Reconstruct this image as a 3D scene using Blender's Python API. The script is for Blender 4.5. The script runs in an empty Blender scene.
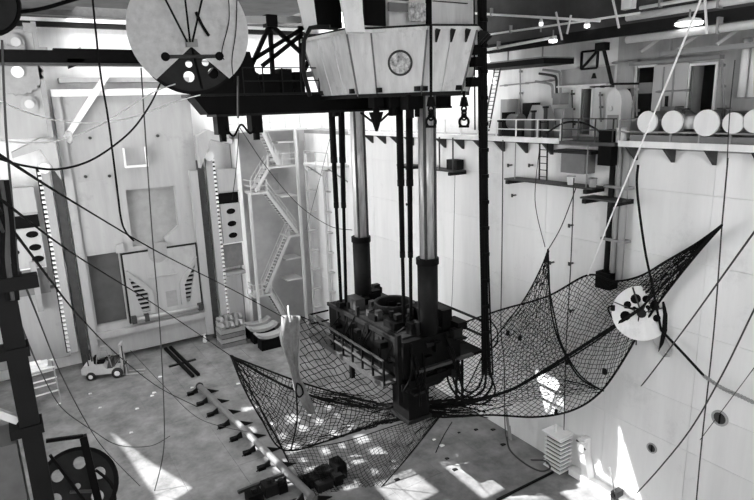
import bpy, bmesh, math, random
from mathutils import Vector as V, Matrix
from mathutils.geometry import tessellate_polygon
random.seed(7)
C = bpy.context.scene.collection
S = bpy.context.scene

# ------------------------------------------------------------------ camera
F = 592.0
YAW, PITCH, ROLL = (math.radians(a) for a in (31.9, 13.7, -1.9))
CAM = V((-23.235, -50.844, 20.0))
fw = V((math.sin(YAW)*math.cos(PITCH), math.cos(YAW)*math.cos(PITCH), -math.sin(PITCH)))
r0 = V((math.cos(YAW), -math.sin(YAW), 0)); u0 = r0.cross(fw)
rt = math.cos(ROLL)*r0 + math.sin(ROLL)*u0
up = -math.sin(ROLL)*r0 + math.cos(ROLL)*u0
cd = bpy.data.cameras.new('camera'); cam = bpy.data.objects.new('camera', cd); C.objects.link(cam)
cd.sensor_width = 36; cd.lens = F/754*36; cd.clip_start = 0.1; cd.clip_end = 500
m = Matrix((rt, up, -fw)).transposed().to_4x4(); m.translation = CAM
cam.matrix_world = m; S.camera = cam

# ------------------------------------------------------------------ sky, sun, exposure
w = bpy.data.worlds.new('sky'); S.world = w; w.use_nodes = True
bg = w.node_tree.nodes['Background']
bg.inputs[0].default_value = (1, 1, 1, 1); bg.inputs[1].default_value = 8.0
SUN = V((0.9, -0.42, -1.0))
sd = bpy.data.lights.new('sun', 'SUN'); sd.energy = 15.0; sd.angle = 0.007
so = bpy.data.objects.new('sun', sd); C.objects.link(so)
so.rotation_euler = SUN.to_track_quat('-Z', 'Y').to_euler(); so.location = (-30, 10, 60)
S.view_settings.view_transform = 'Standard'; S.view_settings.look = 'None'
S.view_settings.gamma = 1.0; S.view_settings.use_curve_mapping = False
S.view_settings.exposure = 0.22

# ------------------------------------------------------------------ pixel -> point on a real plane
def ray(x, y): return (x-377)/F*rt - (y-250)/F*up + fw
def on(ax, val, x, y):
    d = ray(x, y); return CAM + d*((val-CAM[ax])/d[ax])
def pd(D, x, y):
    d = ray(x, y); return CAM + d*(D/math.hypot(d.x, d.y))
def fl(x, y, z=0): return on(2, z, x, y)

# ------------------------------------------------------------------ materials
MATS = {}
def mat(name, g, rough=.6, var=.15, scale=1.5, metal=0, streak=0, bump=0, dirt=0, rnd=0, spec=.4):
    M = bpy.data.materials.new(name); M.use_nodes = True; n = M.node_tree.nodes; l = M.node_tree.links
    b = n['Principled BSDF']; b.inputs['Roughness'].default_value = rough; b.inputs['Metallic'].default_value = metal; b.inputs['Specular IOR Level'].default_value = spec
    tc = n.new('ShaderNodeTexCoord'); mp = n.new('ShaderNodeMapping'); l.new(tc.outputs['Object'], mp.inputs[0])
    mp.inputs['Scale'].default_value = (1, 1, .12 if streak else 1)
    ns = n.new('ShaderNodeTexNoise'); ns.inputs['Scale'].default_value = scale; ns.inputs['Detail'].default_value = 8
    ns.inputs['Roughness'].default_value = .65; l.new(mp.outputs[0], ns.inputs['Vector'])
    cr = n.new('ShaderNodeValToRGB'); e = cr.color_ramp.elements
    lo, hi = g*(1-var), min(.95, g*(1+var*.6))
    e[0].position = .3; e[0].color = (lo, lo, lo, 1); e[1].position = .68; e[1].color = (hi, hi, hi, 1)
    l.new(ns.outputs[0], cr.inputs[0]); col = cr.outputs[0]
    if dirt:
        n2 = n.new('ShaderNodeTexNoise'); n2.inputs['Scale'].default_value = scale*.35; n2.inputs['Detail'].default_value = 12
        n2.inputs['Roughness'].default_value = .75
        l.new(tc.outputs['Object'], n2.inputs['Vector'])
        c2 = n.new('ShaderNodeValToRGB'); c2.color_ramp.elements[0].position = .56; c2.color_ramp.elements[1].position = .72
        c2.color_ramp.elements[0].color = (1, 1, 1, 1); k = 1-dirt; c2.color_ramp.elements[1].color = (k, k, k, 1)
        l.new(n2.outputs[0], c2.inputs[0])
        mx = n.new('ShaderNodeMix'); mx.data_type = 'RGBA'; mx.blend_type = 'MULTIPLY'; mx.inputs[0].default_value = 1
        l.new(col, mx.inputs[6]); l.new(c2.outputs[0], mx.inputs[7]); col = mx.outputs[2]
    if rnd:
        oi = n.new('ShaderNodeObjectInfo'); mr = n.new('ShaderNodeMapRange')
        mr.inputs[3].default_value = 1-rnd; mr.inputs[4].default_value = 1
        l.new(oi.outputs['Random'], mr.inputs[0])
        mx = n.new('ShaderNodeMix'); mx.data_type = 'RGBA'; mx.blend_type = 'MULTIPLY'; mx.inputs[0].default_value = 1
        l.new(col, mx.inputs[6]); l.new(mr.outputs[0], mx.inputs[7]); col = mx.outputs[2]
    l.new(col, b.inputs['Base Color'])
    if bump:
        bp = n.new('ShaderNodeBump'); bp.inputs['Strength'].default_value = bump; bp.inputs['Distance'].default_value = .05
        l.new(ns.outputs[0], bp.inputs['Height']); l.new(bp.outputs[0], b.inputs['Normal'])
    MATS[name] = M
mat('white', .78, .55, .12, 1.4, streak=1, dirt=.22)
mat('plate', .76, .5, .09, .9, streak=1, dirt=.2, rnd=.05)
mat('gatepaint', .35, .5, .16, .9, streak=1, dirt=.3)
mat('greywall', .5, .6, .12, .8, streak=1, dirt=.2)
mat('grey', .28, .6, .15, 1.5, dirt=.2)
mat('midgrey', .16, .6, .2, 1.5)
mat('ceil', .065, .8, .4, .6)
mat('floor', .20, .8, .5, .7, bump=.15, dirt=.5, rnd=.06)
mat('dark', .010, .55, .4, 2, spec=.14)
mat('black', .004, .65, .3, 2, spec=.07)
mat('steel', .045, .5, .3, 3, spec=.25)
mat('chrome', .62, .38, .45, 5, metal=.3, streak=1)  # upright tone bands paint in the reflections of polished rods
mat('sheave', .55, .6, .18, 3, dirt=.25)
mat('house', .66, .55, .17, 3.5, streak=1, dirt=.4)
mat('paper', .75, .6, .2, 2)
mat('cloth', .22, .9, .3, 3)
mat('rope', .006, .8, .2, 2, spec=.1)
mat('pale_rope', .9, .8, .15, 2)
mat('grey_rope', .04, .8, .15, 2)
mat('net', .006, .9, .2, 2, spec=.1)
mat('mottle', .5, .7, .97, 5, dirt=.9)
mat('stairgrey', .36, .6, .12, 1)
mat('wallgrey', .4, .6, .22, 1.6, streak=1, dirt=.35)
mat('recess', .075, .6, .25, 1)
mat('rubber', .02, .8, .2, 3)
mat('yellow', .5, .5, .1, 2)
def emis(name, s):
    M = bpy.data.materials.new(name); M.use_nodes = True; b = M.node_tree.nodes['Principled BSDF']
    b.inputs['Emission Color'].default_value = (1, 1, 1, 1); b.inputs['Emission Strength'].default_value = s; MATS[name] = M
emis('lamp', 2.5)

# ------------------------------------------------------------------ mesh builder
X, Y, Z = V((1, 0, 0)), V((0, 1, 0)), V((0, 0, 1))
def perp(d):
    d = d.normalized(); a = d.cross(Z)
    if a.length < .05: a = d.cross(X)
    a.normalize(); return a, d.cross(a).normalized()
class MB:
    def __init__(s): s.v = []; s.f = []
    def add(s, vs, fs):
        k = len(s.v); s.v += [V(p) for p in vs]; s.f += [tuple(i+k for i in f) for f in fs]; return s
    def box(s, x0, x1, y0, y1, z0, z1):
        return s.add([(x, y, z) for z in (z0, z1) for y in (y0, y1) for x in (x0, x1)],
                     [(0, 2, 3, 1), (4, 5, 7, 6), (0, 1, 5, 4), (2, 6, 7, 3), (0, 4, 6, 2), (1, 3, 7, 5)])
    def bar(s, p, q, w, h=None, side=None):
        p, q = V(p), V(q); h = h or w; d = (q-p)
        if d.length < 1e-6: return s
        if side is None: a, b = perp(d)
        else: a = V(side).normalized(); b = d.cross(a).normalized()
        vs = [e + a*i*w/2 + b*j*h/2 for e in (p, q) for i, j in ((-1, -1), (1, -1), (1, 1), (-1, 1))]
        return s.add(vs, [(0, 3, 2, 1), (4, 5, 6, 7)]+[(i, (i+1) % 4, 4+(i+1) % 4, 4+i) for i in range(4)])
    def cyl(s, p, q, r, r2=None, n=12):
        p, q = V(p), V(q); r2 = r if r2 is None else r2; a, b = perp(q-p)
        vs = [e + (a*math.cos(t)+b*math.sin(t))*rr for e, rr in ((p, r), (q, r2)) for t in [2*math.pi*i/n for i in range(n)]]
        return s.add(vs, [tuple(range(n-1, -1, -1)), tuple(range(n, 2*n))]+[(i, (i+1) % n, n+(i+1) % n, n+i) for i in range(n)])
    def tube(s, pts, r, n=5, taper=None):
        pts = [V(p) for p in pts]; N = len(pts); vs = []
        a = None
        for i, p in enumerate(pts):
            d = (pts[min(i+1, N-1)]-pts[max(i-1, 0)]).normalized()
            if a is None: a, b = perp(d)
            else:
                a = (a - d*a.dot(d)); a = a.normalized() if a.length > 1e-6 else perp(d)[0]; b = d.cross(a)
            rr = r if taper is None else r*taper[i]
            vs += [p+(a*math.cos(2*math.pi*k/n)+b*math.sin(2*math.pi*k/n))*rr for k in range(n)]
        fs = [(i*n+k, i*n+(k+1) % n, (i+1)*n+(k+1) % n, (i+1)*n+k) for i in range(N-1) for k in range(n)]
        fs += [tuple(range(n-1, -1, -1)), tuple(range((N-1)*n, N*n))]
        return s.add(vs, fs)
    def lathe(s, prof, o, ax, n=24):
        o = V(o); ax = V(ax).normalized(); a, b = perp(ax); vs = []
        for r, h in prof:
            vs += [o+ax*h+(a*math.cos(2*math.pi*k/n)+b*math.sin(2*math.pi*k/n))*r for k in range(n)]
        fs = [(i*n+k, i*n+(k+1) % n, (i+1)*n+(k+1) % n, (i+1)*n+k) for i in range(len(prof)-1) for k in range(n)]
        return s.add(vs, fs)
    def ring(s, o, ax, R, r, n=24, m=8):
        o = V(o); a, b = perp(V(ax)); ax = V(ax).normalized()
        vs = []
        for i in range(n):
            t = 2*math.pi*i/n; d = a*math.cos(t)+b*math.sin(t)
            vs += [o+d*(R+r*math.cos(2*math.pi*j/m))+ax*r*math.sin(2*math.pi*j/m) for j in range(m)]
        return s.add(vs, [(i*m+j, ((i+1) % n)*m+j, ((i+1) % n)*m+(j+1) % m, i*m+(j+1) % m) for i in range(n) for j in range(m)])
    def plate(s, outer, holes, o, u, v, d):
        """flat plate: 2-D outline + holes in frame (o,u,v), extruded by vector d"""
        o, u, v, d = V(o), V(u), V(v), V(d); loops = [outer]+list(holes)
        flat = [p for lp in loops for p in lp]
        tris = tessellate_polygon([[V((p[0], p[1], 0)) for p in lp] for lp in loops])
        P = [o+u*p[0]+v*p[1] for p in flat]; n = len(P)
        vs = P+[p+d for p in P]; fs = [tuple(t) for t in tris]+[tuple(i+n for i in reversed(t)) for t in tris]
        k = 0
        for lp in loops:
            L = len(lp); fs += [(k+i, k+(i+1) % L, n+k+(i+1) % L, n+k+i) for i in range(L)]; k += L
        return s.add(vs, fs)
    def hull_prism(s, bot, top):
        n = len(bot)
        return s.add(list(bot)+list(top), [tuple(range(n-1, -1, -1)), tuple(range(n, 2*n))]+[(i, (i+1) % n, n+(i+1) % n, n+i) for i in range(n)])
    def build(s, name, m, parent=None, local=False, smooth=False):
        me = bpy.data.meshes.new(name)
        off = V((0, 0, 0))
        if not local:
            if parent is not None:
                q = parent
                while q is not None: off += q.location; q = q.parent
            else:
                xs = [p.x for p in s.v]; ys = [p.y for p in s.v]
                off = V(((min(xs)+max(xs))/2, (min(ys)+max(ys))/2, min(p.z for p in s.v)))
        me.from_pydata([p-off for p in s.v], [], s.f); me.update()
        bm = bmesh.new(); bm.from_mesh(me); bmesh.ops.recalc_face_normals(bm, faces=bm.faces); bm.to_mesh(me); bm.free()
        if smooth:
            me.polygons.foreach_set('use_smooth', [len(p.vertices) == 4 for p in me.polygons])
        me.materials.append(MATS[m])
        o = bpy.data.objects.new(name, me); C.objects.link(o)
        if parent is not None: o.parent = parent
        elif not local: o.location = off
        return o
def tag(o, label, cat, group=None):
    o['label'] = label; o['category'] = cat
    if group: o['group'] = group
    return o
def thing(name, label, cat, loc, group=None, rz=0):
    o = bpy.data.objects.new(name, None); C.objects.link(o); o.location = loc; o.rotation_euler = (0, 0, rz)
    o.empty_display_size = .3
    return tag(o, label, cat, group)
def struct(name, mb, m, parent=None):
    o = mb.build(name, m, parent); o['kind'] = 'structure'; return o
def copy_part(o, parent, loc, rot=None):
    c = o.copy(); C.objects.link(c); c.parent = parent; c.location = loc
    if rot: c.rotation_euler = rot
    return c
def circle(cx, cy, r, n=16, ry=None): return [(cx+r*math.cos(2*math.pi*i/n), cy+(ry or r)*math.sin(2*math.pi*i/n)) for i in range(n)]
def spline(pts, k=8):
    pts = [V(p) for p in pts]; out = []
    for i in range(len(pts)-1):
        p0, p1, p2, p3 = pts[max(i-1, 0)], pts[i], pts[i+1], pts[min(i+2, len(pts)-1)]
        for j in range(k):
            t = j/k
            out.append(.5*((2*p1)+(p2-p0)*t+(2*p0-5*p1+4*p2-p3)*t*t+(3*p1-p0-3*p2+p3)*t**3))
    return out+[pts[-1]]

# ------------------------------------------------------------------ the shell
XR, XL, YB, YN = 0.9, -29.6, 1.2, -64.0
def roofhole(patch, z=27.0):
    """opening in the roof that lets the sun reach a patch of the floor"""
    k = z/1.0
    return [(p.x-SUN.x*k, p.y-SUN.y*k) for p in patch]
fbase = struct('floor', MB().box(XL, 4, YN, 3, -.4, -.02), 'floor')
xs = [XL+i*(XR-XL)/10 for i in range(11)]
for i in range(10):
    for j in range(9):
        y0 = YB-j*7.25
        MB().box(xs[i]+.007, xs[i+1]-.007, y0-7.25+.007, y0-.007, -.02, random.uniform(0, .012)).build('floor_plate', 'floor', fbase)
# right wall: welded plates
wr = struct('wall_right', MB().box(XR+.06, XR+.5, YN, 2, 0, 17.95), 'plate')
zr = [0, 4.4, 6.6, 10, 13.1, 16.0, 17.95]
for j in range(15):
    for i in range(6):
        y0 = 1.2-j*4.35
        MB().box(XR+random.uniform(0, .006), XR+.08, y0-4.35+.007, y0-.007, zr[i]+.007, zr[i+1]-.007).build('wall_plate', 'plate', wr)
struct('wall_back', MB().box(XL, 6, YB, YB+.5, 0, 27), 'white')
struct('wall_corner', MB().box(-5.9, XR, 0, YB, 0, 18.2), 'stairgrey')
wl = MB().plate([(YN, 0), (YB, 0), (YB, 27), (YN, 27)], [[(-21, 5), (-4.2, 5), (-4.2, 12), (-5.5, 13), (-5.5, 26.4), (-21, 26.4)]], (XL-.5, 0, 0), Y, Z, (.5, 0, 0))
struct('wall_left', wl, 'greywall')  # unseen wall; its opening is shaped to let sky light and sun in
struct('wall_near', MB().plate([(XL, 0), (6, 0), (6, 27), (XL, 27)], [[(-28, 13), (-12, 13), (-12, 26.2), (-28, 26.2)]], (0, YN-.5, 0), X, Z, (0, .5, 0)), 'greywall')  # unseen wall behind the camera, opening added for frontal sky light
# upper deck on the right and the deckhouse wall behind it
struct('floor_upper', MB().box(XR, 6, YN, YB, 17.75, 18.05), 'grey')
XD = 3.2
def wp(px, py): p = on(0, XD, px, py); return (p.y, p.z)
def rect(a, b): return [(a[0], a[1]), (b[0], a[1]), (b[0], b[1]), (a[0], b[1])]
dr1 = rect((-33.45, 19.0), (-32.55, 21.35)); dr2 = rect((-36.3, 18.2), (-35.2, 21.25)); dr3 = rect((-30.0, 18.15), (-29.35, 20.5))
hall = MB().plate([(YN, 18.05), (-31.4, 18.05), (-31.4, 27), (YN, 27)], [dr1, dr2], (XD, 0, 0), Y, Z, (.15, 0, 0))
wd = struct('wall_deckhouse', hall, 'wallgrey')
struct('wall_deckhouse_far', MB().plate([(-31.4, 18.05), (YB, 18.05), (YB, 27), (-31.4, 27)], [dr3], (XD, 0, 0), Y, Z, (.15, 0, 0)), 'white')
struct('wall_inner', MB().box(5.8, 6, YN, YB, 18, 27), 'ceil')
# roof with openings shaped for sun patches and sky light; lower ceiling at right
holes = []
for (x0, x1, y0, y1) in [(-23.2, -18.9, -21.9, -16.4), (-25.9, -23.5, -21.8, -17.2), (-25.8, -23.7, -16.8, -12.6), (-29.4, -26.2, -21.4, -16.9), (-29.4, -26.3, -16.5, -12.4), (-33.6, -30.2, -14.8, -12.0), (-33.2, -30.4, -17.6, -15.3),
                         (-36.6, -33.2, -.4, .5), (-36.4, -33.4, 1.2, 1.9)]:
    y0 -= 3; y1 -= 3; holes.append([(x0, y0), (x1, y0+.1), (x1-.1, y1), (x0+.15, y1)])
for i in range(5):
    for j in range(6):
        x = -37+i*1.4+random.uniform(-.2, .2); y = -14.0+j*1.6+random.uniform(-.25, .25); s = random.uniform(.3, .74)
        holes.append([(x-s, y-s*.8), (x+s*.9, y-s), (x+s, y+s*.7), (x-s*.6, y+s)])
holes.append([(-17.5, -5), (-4, -5), (-4, 1.0), (-17.5, 1.0)])
holes.append([(-28.5, -62), (-20, -62), (-20, -50), (-28.5, -50)])
wed = [fl(93, 417), fl(106, 428), fl(150, 462), fl(192, 488), fl(160, 510), fl(150, 500), fl(125, 462)]
holes.append(roofhole(wed))
holes.append([(-2.5, -21.5), (5.5, -21.5), (5.5, 0), (-2.5, 0)])
struct('ceiling', MB().plate([(-60, YN), (7, YN), (7, YB), (3, YB+9), (-60, YB+9)], holes, (0, 0, 27), X, Y, (0, 0, .4)), 'ceil')  # runs far past the left wall, an added overhang to block the sun
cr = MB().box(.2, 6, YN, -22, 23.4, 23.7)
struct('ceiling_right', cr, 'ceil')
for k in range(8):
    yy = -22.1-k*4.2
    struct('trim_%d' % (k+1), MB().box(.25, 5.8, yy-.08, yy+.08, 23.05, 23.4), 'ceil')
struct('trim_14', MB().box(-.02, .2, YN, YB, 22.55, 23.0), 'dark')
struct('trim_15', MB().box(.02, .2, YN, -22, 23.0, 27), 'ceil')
struct('wall_sun_block', MB().box(-34, 3, 2, 3, 27.4, 46), 'greywall')  # unseen wall added to keep direct sun out of the back roof opening
struct('trim_16', MB().box(XL, 3, -3.2, -2.7, 26.65, 28.4), 'steel')
struct('trim_17', MB().box(XL, 3, .6, YB, 26.75, 27.0), 'white')
struct('trim_18', MB().box(XL, 3, .7, YB, 26.4, 26.75), 'dark')

# ------------------------------------------------------------------ the gate in the back wall
GL, GR = -19.4, -9.3
GB = .55
gate = thing('dock_gate', 'tall pale steel gate with dark recesses filling the back wall', 'gate', (-14.3, 0, 0))
def seg(pts): return [(p[0], p[1]) for p in pts]
arc = [(-13.35+.75*math.cos(a), 8.55+.75*math.sin(a)) for a in [math.pi*1.0+math.pi*i/8 for i in range(9)]]
upper = [(-15.15, 14.05), (-11.3, 14.05), (-11.35, 10.65), (-12.6, 9.75)]+arc[::-1]+[(-14.1, 9.4), (-15.15, 9.35)]
lowl = rect((-18.65, 3.25), (-16.3, 9.15))
inset = rect((-16.1, 3.1), (-10.2, 9.0))
MB().plate([(GL, GB), (GR, GB), (GR, 21.4), (GL, 21.4)], [upper, lowl], (0, 0, 0), X, Z, (0, .5, 0)).build('gate_skin', 'gatepaint', gate)
MB().box(GL+.1, GR-.1, .62, .9, 1, 20.5).build('recess_backing', 'recess', gate)
MB().box(-15.3, -11.2, .5, .6, 7.5, 14.2).build('recess_panel', 'grey', gate)
for x0, x1, d in ((GL, GL+.55, .3), (GR-.75, GR-.1, .45)):
    MB().box(x0, x1, -d, 0, GB, 21.4 if d < .4 else 15.2).build('gate_post', 'gatepaint', gate)
MB().box(GL+.55, GR-.75, -.55, 0, 2.3, 2.75).build('ledge', 'gatepaint', gate)
MB().box(GL, GR, -.35, 0, 21.4, 21.9).build('top_lip', 'white', gate)
MB().box(-16.5, -15.9, -.3, 0, 9.1, 9.8).build('bracket', 'gatepaint', gate)
# framed chute panel
cp = MB().plate(inset, [[(-15.85, 6.9), (-15.1, 3.8), (-14.5, 3.8), (-14.5, 5.4)], [(-10.4, 7.1), (-11.5, 5.6), (-11.5, 4.0), (-11.1, 4.0)]],
                (0, -.28, 0), X, Z, (0, .26, 0)).build('chute_panel', 'gatepaint', gate)
MB().plate([(-14.1, 9.5)]+arc+[(-12.6, 9.5)], [], (0, -.33, 0), X, Z, (0, .05, 0)).build('recess_tongue', 'grey', gate)
for e in ([(-16.1, 7.5), (-15.85, 7.5), (-14.15, 5.6), (-14.15, 3.6), (-14.5, 3.6), (-14.5, 5.4)], [(-10.2, 7.8), (-10.4, 7.8), (-11.9, 5.8), (-11.9, 3.8), (-11.5, 3.8), (-11.5, 5.6)]):
    MB().plate(e, [], (0, -.5, 0), X, Z, (0, .22, 0)).build('chute_guide', 'gatepaint', gate)
for xa, xb in ((-16.1, -14.1), (-12.6, -10.2)): MB().box(xa, xb, -.32, -.26, 8.9, 9.05).build('chute_edge', 'dark', gate)
MB().box(-13.1, -12.2, -.3, -.27, 3.8, 5.2).build('chute_door', 'grey', gate)
MB().box(-14.3, -12.0, -.4, -.28, 6.55, 6.65).build('seam_bar', 'gatepaint', gate)
for (xa, xb, za, zb, n) in ((-15.85, -14.5, 3.8, 6.9, 8), (-11.5, -10.4, 4.0, 7.0, 8)):
    MB().box(xa-.05, xb+.05, -.03, -.01, za-.1, zb).build('louvre_backing', 'dark', gate)
    for k in range(n):
        z = za+(zb-za)*k/n
        a, b = xa, xb
        MB().box(a, b, -.26, -.05, z+.05, z+.2).build('louvre', 'gatepaint', gate)
MB().cyl((-15.9, -.55, 3.35), (-10.3, -.55, 3.35), .17, n=12).build('roller_bar', 'gatepaint', gate, smooth=True)
for xx in (-15.9, -14.9, -10.4): MB().box(xx-.18, xx+.18, -.75, -.25, 3.05, 3.65).build('roller_bracket', 'steel', gate)
for a, b in ((-16.1, -10.2),):
    MB().box(a-.12, a, -.3, 0, 3.0, 9.0).build('chute_edge', 'dark', gate)
    MB().box(b, b+.12, -.3, 0, 3.0, 9.0).build('chute_edge', 'dark', gate)
# small hung tray, upper left seam plate
MB().box(-15.0, -13.3, -.7, 0, 15.85, 16.0).build('tray', 'white', gate)
for xx in (-15.0, -13.35): MB().box(xx, xx+.06, -.7, 0, 16.0, 17.4).build('tray_side', 'white', gate)
MB().box(-15.0, -13.3, -.05, 0, 16.0, 17.4).build('tray_back', 'gatepaint', gate)
MB().box(-18.7, -15.9, -.05, 0, 9.4, 15.0).build('cover_plate', 'gatepaint', gate)
for xx, zz in ((-17.9, 15.4), (-16.2, 15.3), (-17.2, 18.3), (-12.2, 18.2)): MB().cyl((xx, -.2, zz), (xx, 0, zz), .12, n=8).build('lug', 'steel', gate)
# diagonal braces, each leaning on the gate top
for x0, z0, x1, z1, side in ((-15.1, 23.4, -18.9, 18.4, 'left'), (-10.6, 23.2, -6.9, 18.6, 'right')):
    tag(MB().bar((x0, -.5, z0), (x1, -.5, z1), .75, .4, side=Y).build('brace_beam', 'white'), 'white diagonal brace beam running down to the %s top corner of the gate' % side, 'beam')

# toothed racks with corbels on both sides
def rack(xc, s, side):
    t = thing('toothed_rack', 'tall toothed steel rack rail on the %s side of the gate' % side, 'rack', (xc, -.4, 0))
    MB().box(xc-.28, xc+.28, -.35, 0, 1.6, 16.6).build('rail', 'gatepaint', t)
    MB().box(xc-.75*s-.3, xc-.75*s+.3, -.2, .3, 0, 16).build('guide_channel', 'steel', t)
    tm = MB()
    for k in range(40): tm.box(xc+s*.28-.02, xc+s*.28+.2 if s > 0 else xc-.26, -.4, -.02, 1.8+k*.36, 1.98+k*.36) if s > 0 else tm.box(xc-.48, xc-.26, -.4, -.02, 1.8+k*.36, 1.98+k*.36)
    o = tm.build('teeth', 'white', t); o['kind'] = 'stuff'
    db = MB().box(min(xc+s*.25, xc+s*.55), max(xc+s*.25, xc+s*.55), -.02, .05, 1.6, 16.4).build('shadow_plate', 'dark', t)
    MB().cyl((xc, -.6, 16.3), (xc, 0, 16.3), .4, n=12).build('end_stop', 'white', t)
    return t
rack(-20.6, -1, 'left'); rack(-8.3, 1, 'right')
for xc, s, side in ((-20.6, -1, 'left'), (-8.3, 1, 'right')):
    a = xc-s*.95
    pts = [(a, 15.4), (xc+s*.1, 17.7), (xc+s*1.9, 17.2), (xc+s*1.9, 17.6), (xc, 18.5), (a, 18.1)]
    tag(MB().plate(pts, [], (0, -1.1, 0), X, Z, (0, 1.1, 0)).build('corbel', 'gatepaint'), 'angled pale corbel capping the %s toothed rack' % side, 'bracket')
for xa, xb, z0, z1, side, ov in ((-24.6, -21.5, 9.0, 12.0, 'left', [(-22.1, 11.5), (-22.05, 10.5), (-22.0, 9.6), (-23.5, 11.3), (-23.5, 10.3)]),
                                 (-7.75, -6.0, 8.6, 12.1, 'right', [(-6.85, 11.4), (-6.85, 10.3), (-6.85, 9.25)])):
    t = thing('guide_box', 'pale steel box with oval lightening holes beside the %s rack' % side, 'panel', ((xa+xb)/2, 0, z0))
    MB().plate(rect((xa, z0), (xb, z1)), [circle(c, d, .42, 14, .26) for c, d in ov], (0, -.5, 0), X, Z, (0, .1, 0)).build('front_plate', 'gatepaint', t)
    MB().box(xa, xb, -.35, -.3, z0, z1).build('inner_web', 'black', t)
    MB().box(xa, xb, -.25, .5, z1, z1+.95).build('recess', 'black', t)
    MB().box(xa, xb, -.3, .2, z1+.95, z1+3.0).build('upper_plate', 'gatepaint', t)
    MB().box(xa-.05, xb+.05, -.42, -.3, z1+1.0, z1+1.1).build('seam', 'grey', t)
    MB().box(xa, xb, -.3, .4, z0-.15, z0).build('bottom_flange', 'white', t)
    if side == 'right':
        MB().box(xa, xb, -.1, .6, z0-2.3, z0-.15).build('lower_recess', 'midgrey', t)
        MB().box(xb, xb+.3, -.6, .6, .2, 17.6).build('edge_post', 'white', t)
        MB().box(xa, xb, -.5, .5, z0-3.0, z0-2.7).build('shelf', 'grey', t)
    else:
        MB().box(xa, xb, -.15, .6, z0-2.2, z0-.15).build('lower_recess', 'midgrey', t)
tag(MB().box(-28, -20.9, .2, YB, 1.2, 7.0).build('wall_panel', 'gatepaint'), 'pale blank steel panel low on the wall left of the gate', 'panel')
tag(MB().box(-22.6, -22.2, -.9, .2, 5.6, 9.5).build('hanging_bracket', 'grey'), 'slim grey steel bracket standing left of the toothed rack', 'bracket')

# winch tower above left rack with wheels
t = thing('gear_tower', 'white steel tower with gears and round bosses at upper left', 'tower', (-22, -.5, 18.5))
MB().box(-25.5, -19.7, -.5, YB, 18.5, 26.0).build('tower_plate', 'gatepaint', t)
MB().box(-20.0, -19.7, -.85, -.5, 18.5, 26.5).build('tower_flange', 'grey', t)
def boss(par, x, z, r, y=-.5):
    b = MB().cyl((x, y-.25, z), (x, y, z), r, n=20).build('boss', 'gatepaint', par)
    MB().cyl((x, y-.5, z), (x, y-.25, z), r*.55, n=14).build('hub', 'greywall', b)
    MB().lathe([(r*1.25, 0), (r*1.25, -.1), (r*1.0, -.1), (r*1.0, 0)], (x, y, z), -Y, 24).build('boss_ring', 'steel', b)
boss(t, -21.1, 25.1, .55); boss(t, -20.9, 20.9, .55); boss(t, -23.3, 20.9, .5)
gp = []
for k in range(44):
    a = 2*math.pi*k/44; rr = 1.55 if k % 2 else 1.75
    gp += [(-21.4+rr*math.cos(a), 23.2+rr*math.sin(a))]
g = MB().plate(gp, [], (0, -.85, 0), X, Z, (0, .3, 0)).build('gear', 'grey', t)
MB().cyl((-21.3, -1.05, 23.1), (-21.3, -.85, 23.1), .4, n=16).build('gear_hub', 'paper', g)
for xx, zz in ((-20.2, 26.1), (-19.5, 24.5)): MB().box(xx-.3, xx+.3, -.8, -.5, zz-.3, zz+.3).build('mounting_block', 'grey', t)

# beams across the upper back
t = thing('dark_girder', 'long black girder crossing the bright wall above the gate', 'girder', (-21, -14, 22.6))
ya = -14
a = on(1, ya, -8, 50); b = on(1, ya, 53, 51); c = on(1, ya, 135, 53)
MB().box(a.x-2, b.x, ya-.3, ya+.3, b.z-.62, b.z+.02).build('girder_web', 'black', t)
MB().box(b.x, c.x+2.5, ya-.3, ya+.3, b.z-.62, b.z+.12).build('girder_web', 'black', t)
MB().box(a.x-2, c.x+2.5, ya-.4, ya+.4, b.z-.75, b.z-.62).build('girder_flange', 'steel', t)
h = on(1, ya, 74, 64); MB().plate([(h.x-.35, h.z+.25), (h.x+.6, h.z+.25), (h.x+.1, h.z-.1), (h.x-.3, h.z-.25)], [], (0, ya-.3, 0), X, Z, (0, .5, 0)).build('girder_lug', 'dark', t)
t = thing('pipe_rack', 'thin grey pipe rack with brace high on the bright back wall', 'pipes', (-14, 0, 23))
for za in (23.2, 23.9): MB().cyl((-17.5, -.3, za+.8), (-5, -.3, za+.8), .09, n=8).build('pipe', 'grey', t)
MB().bar((-15.6, -.3, 24.2), (-13.6, -.3, 25.6), .18, .18).build('pipe_brace', 'white', t)
for xx in (-17, -12, -7): MB().box(xx-.06, xx+.06, -.25, YB, 23.7, 24.9).build('pipe_hanger', 'grey', t)
tag(MB().box(-18.7, -9.2, -.1, YB, 22.4, 22.75).build('wall_stiffener', 'gatepaint'), 'pale horizontal stiffener beam just above the gate top lip', 'beam')

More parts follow.
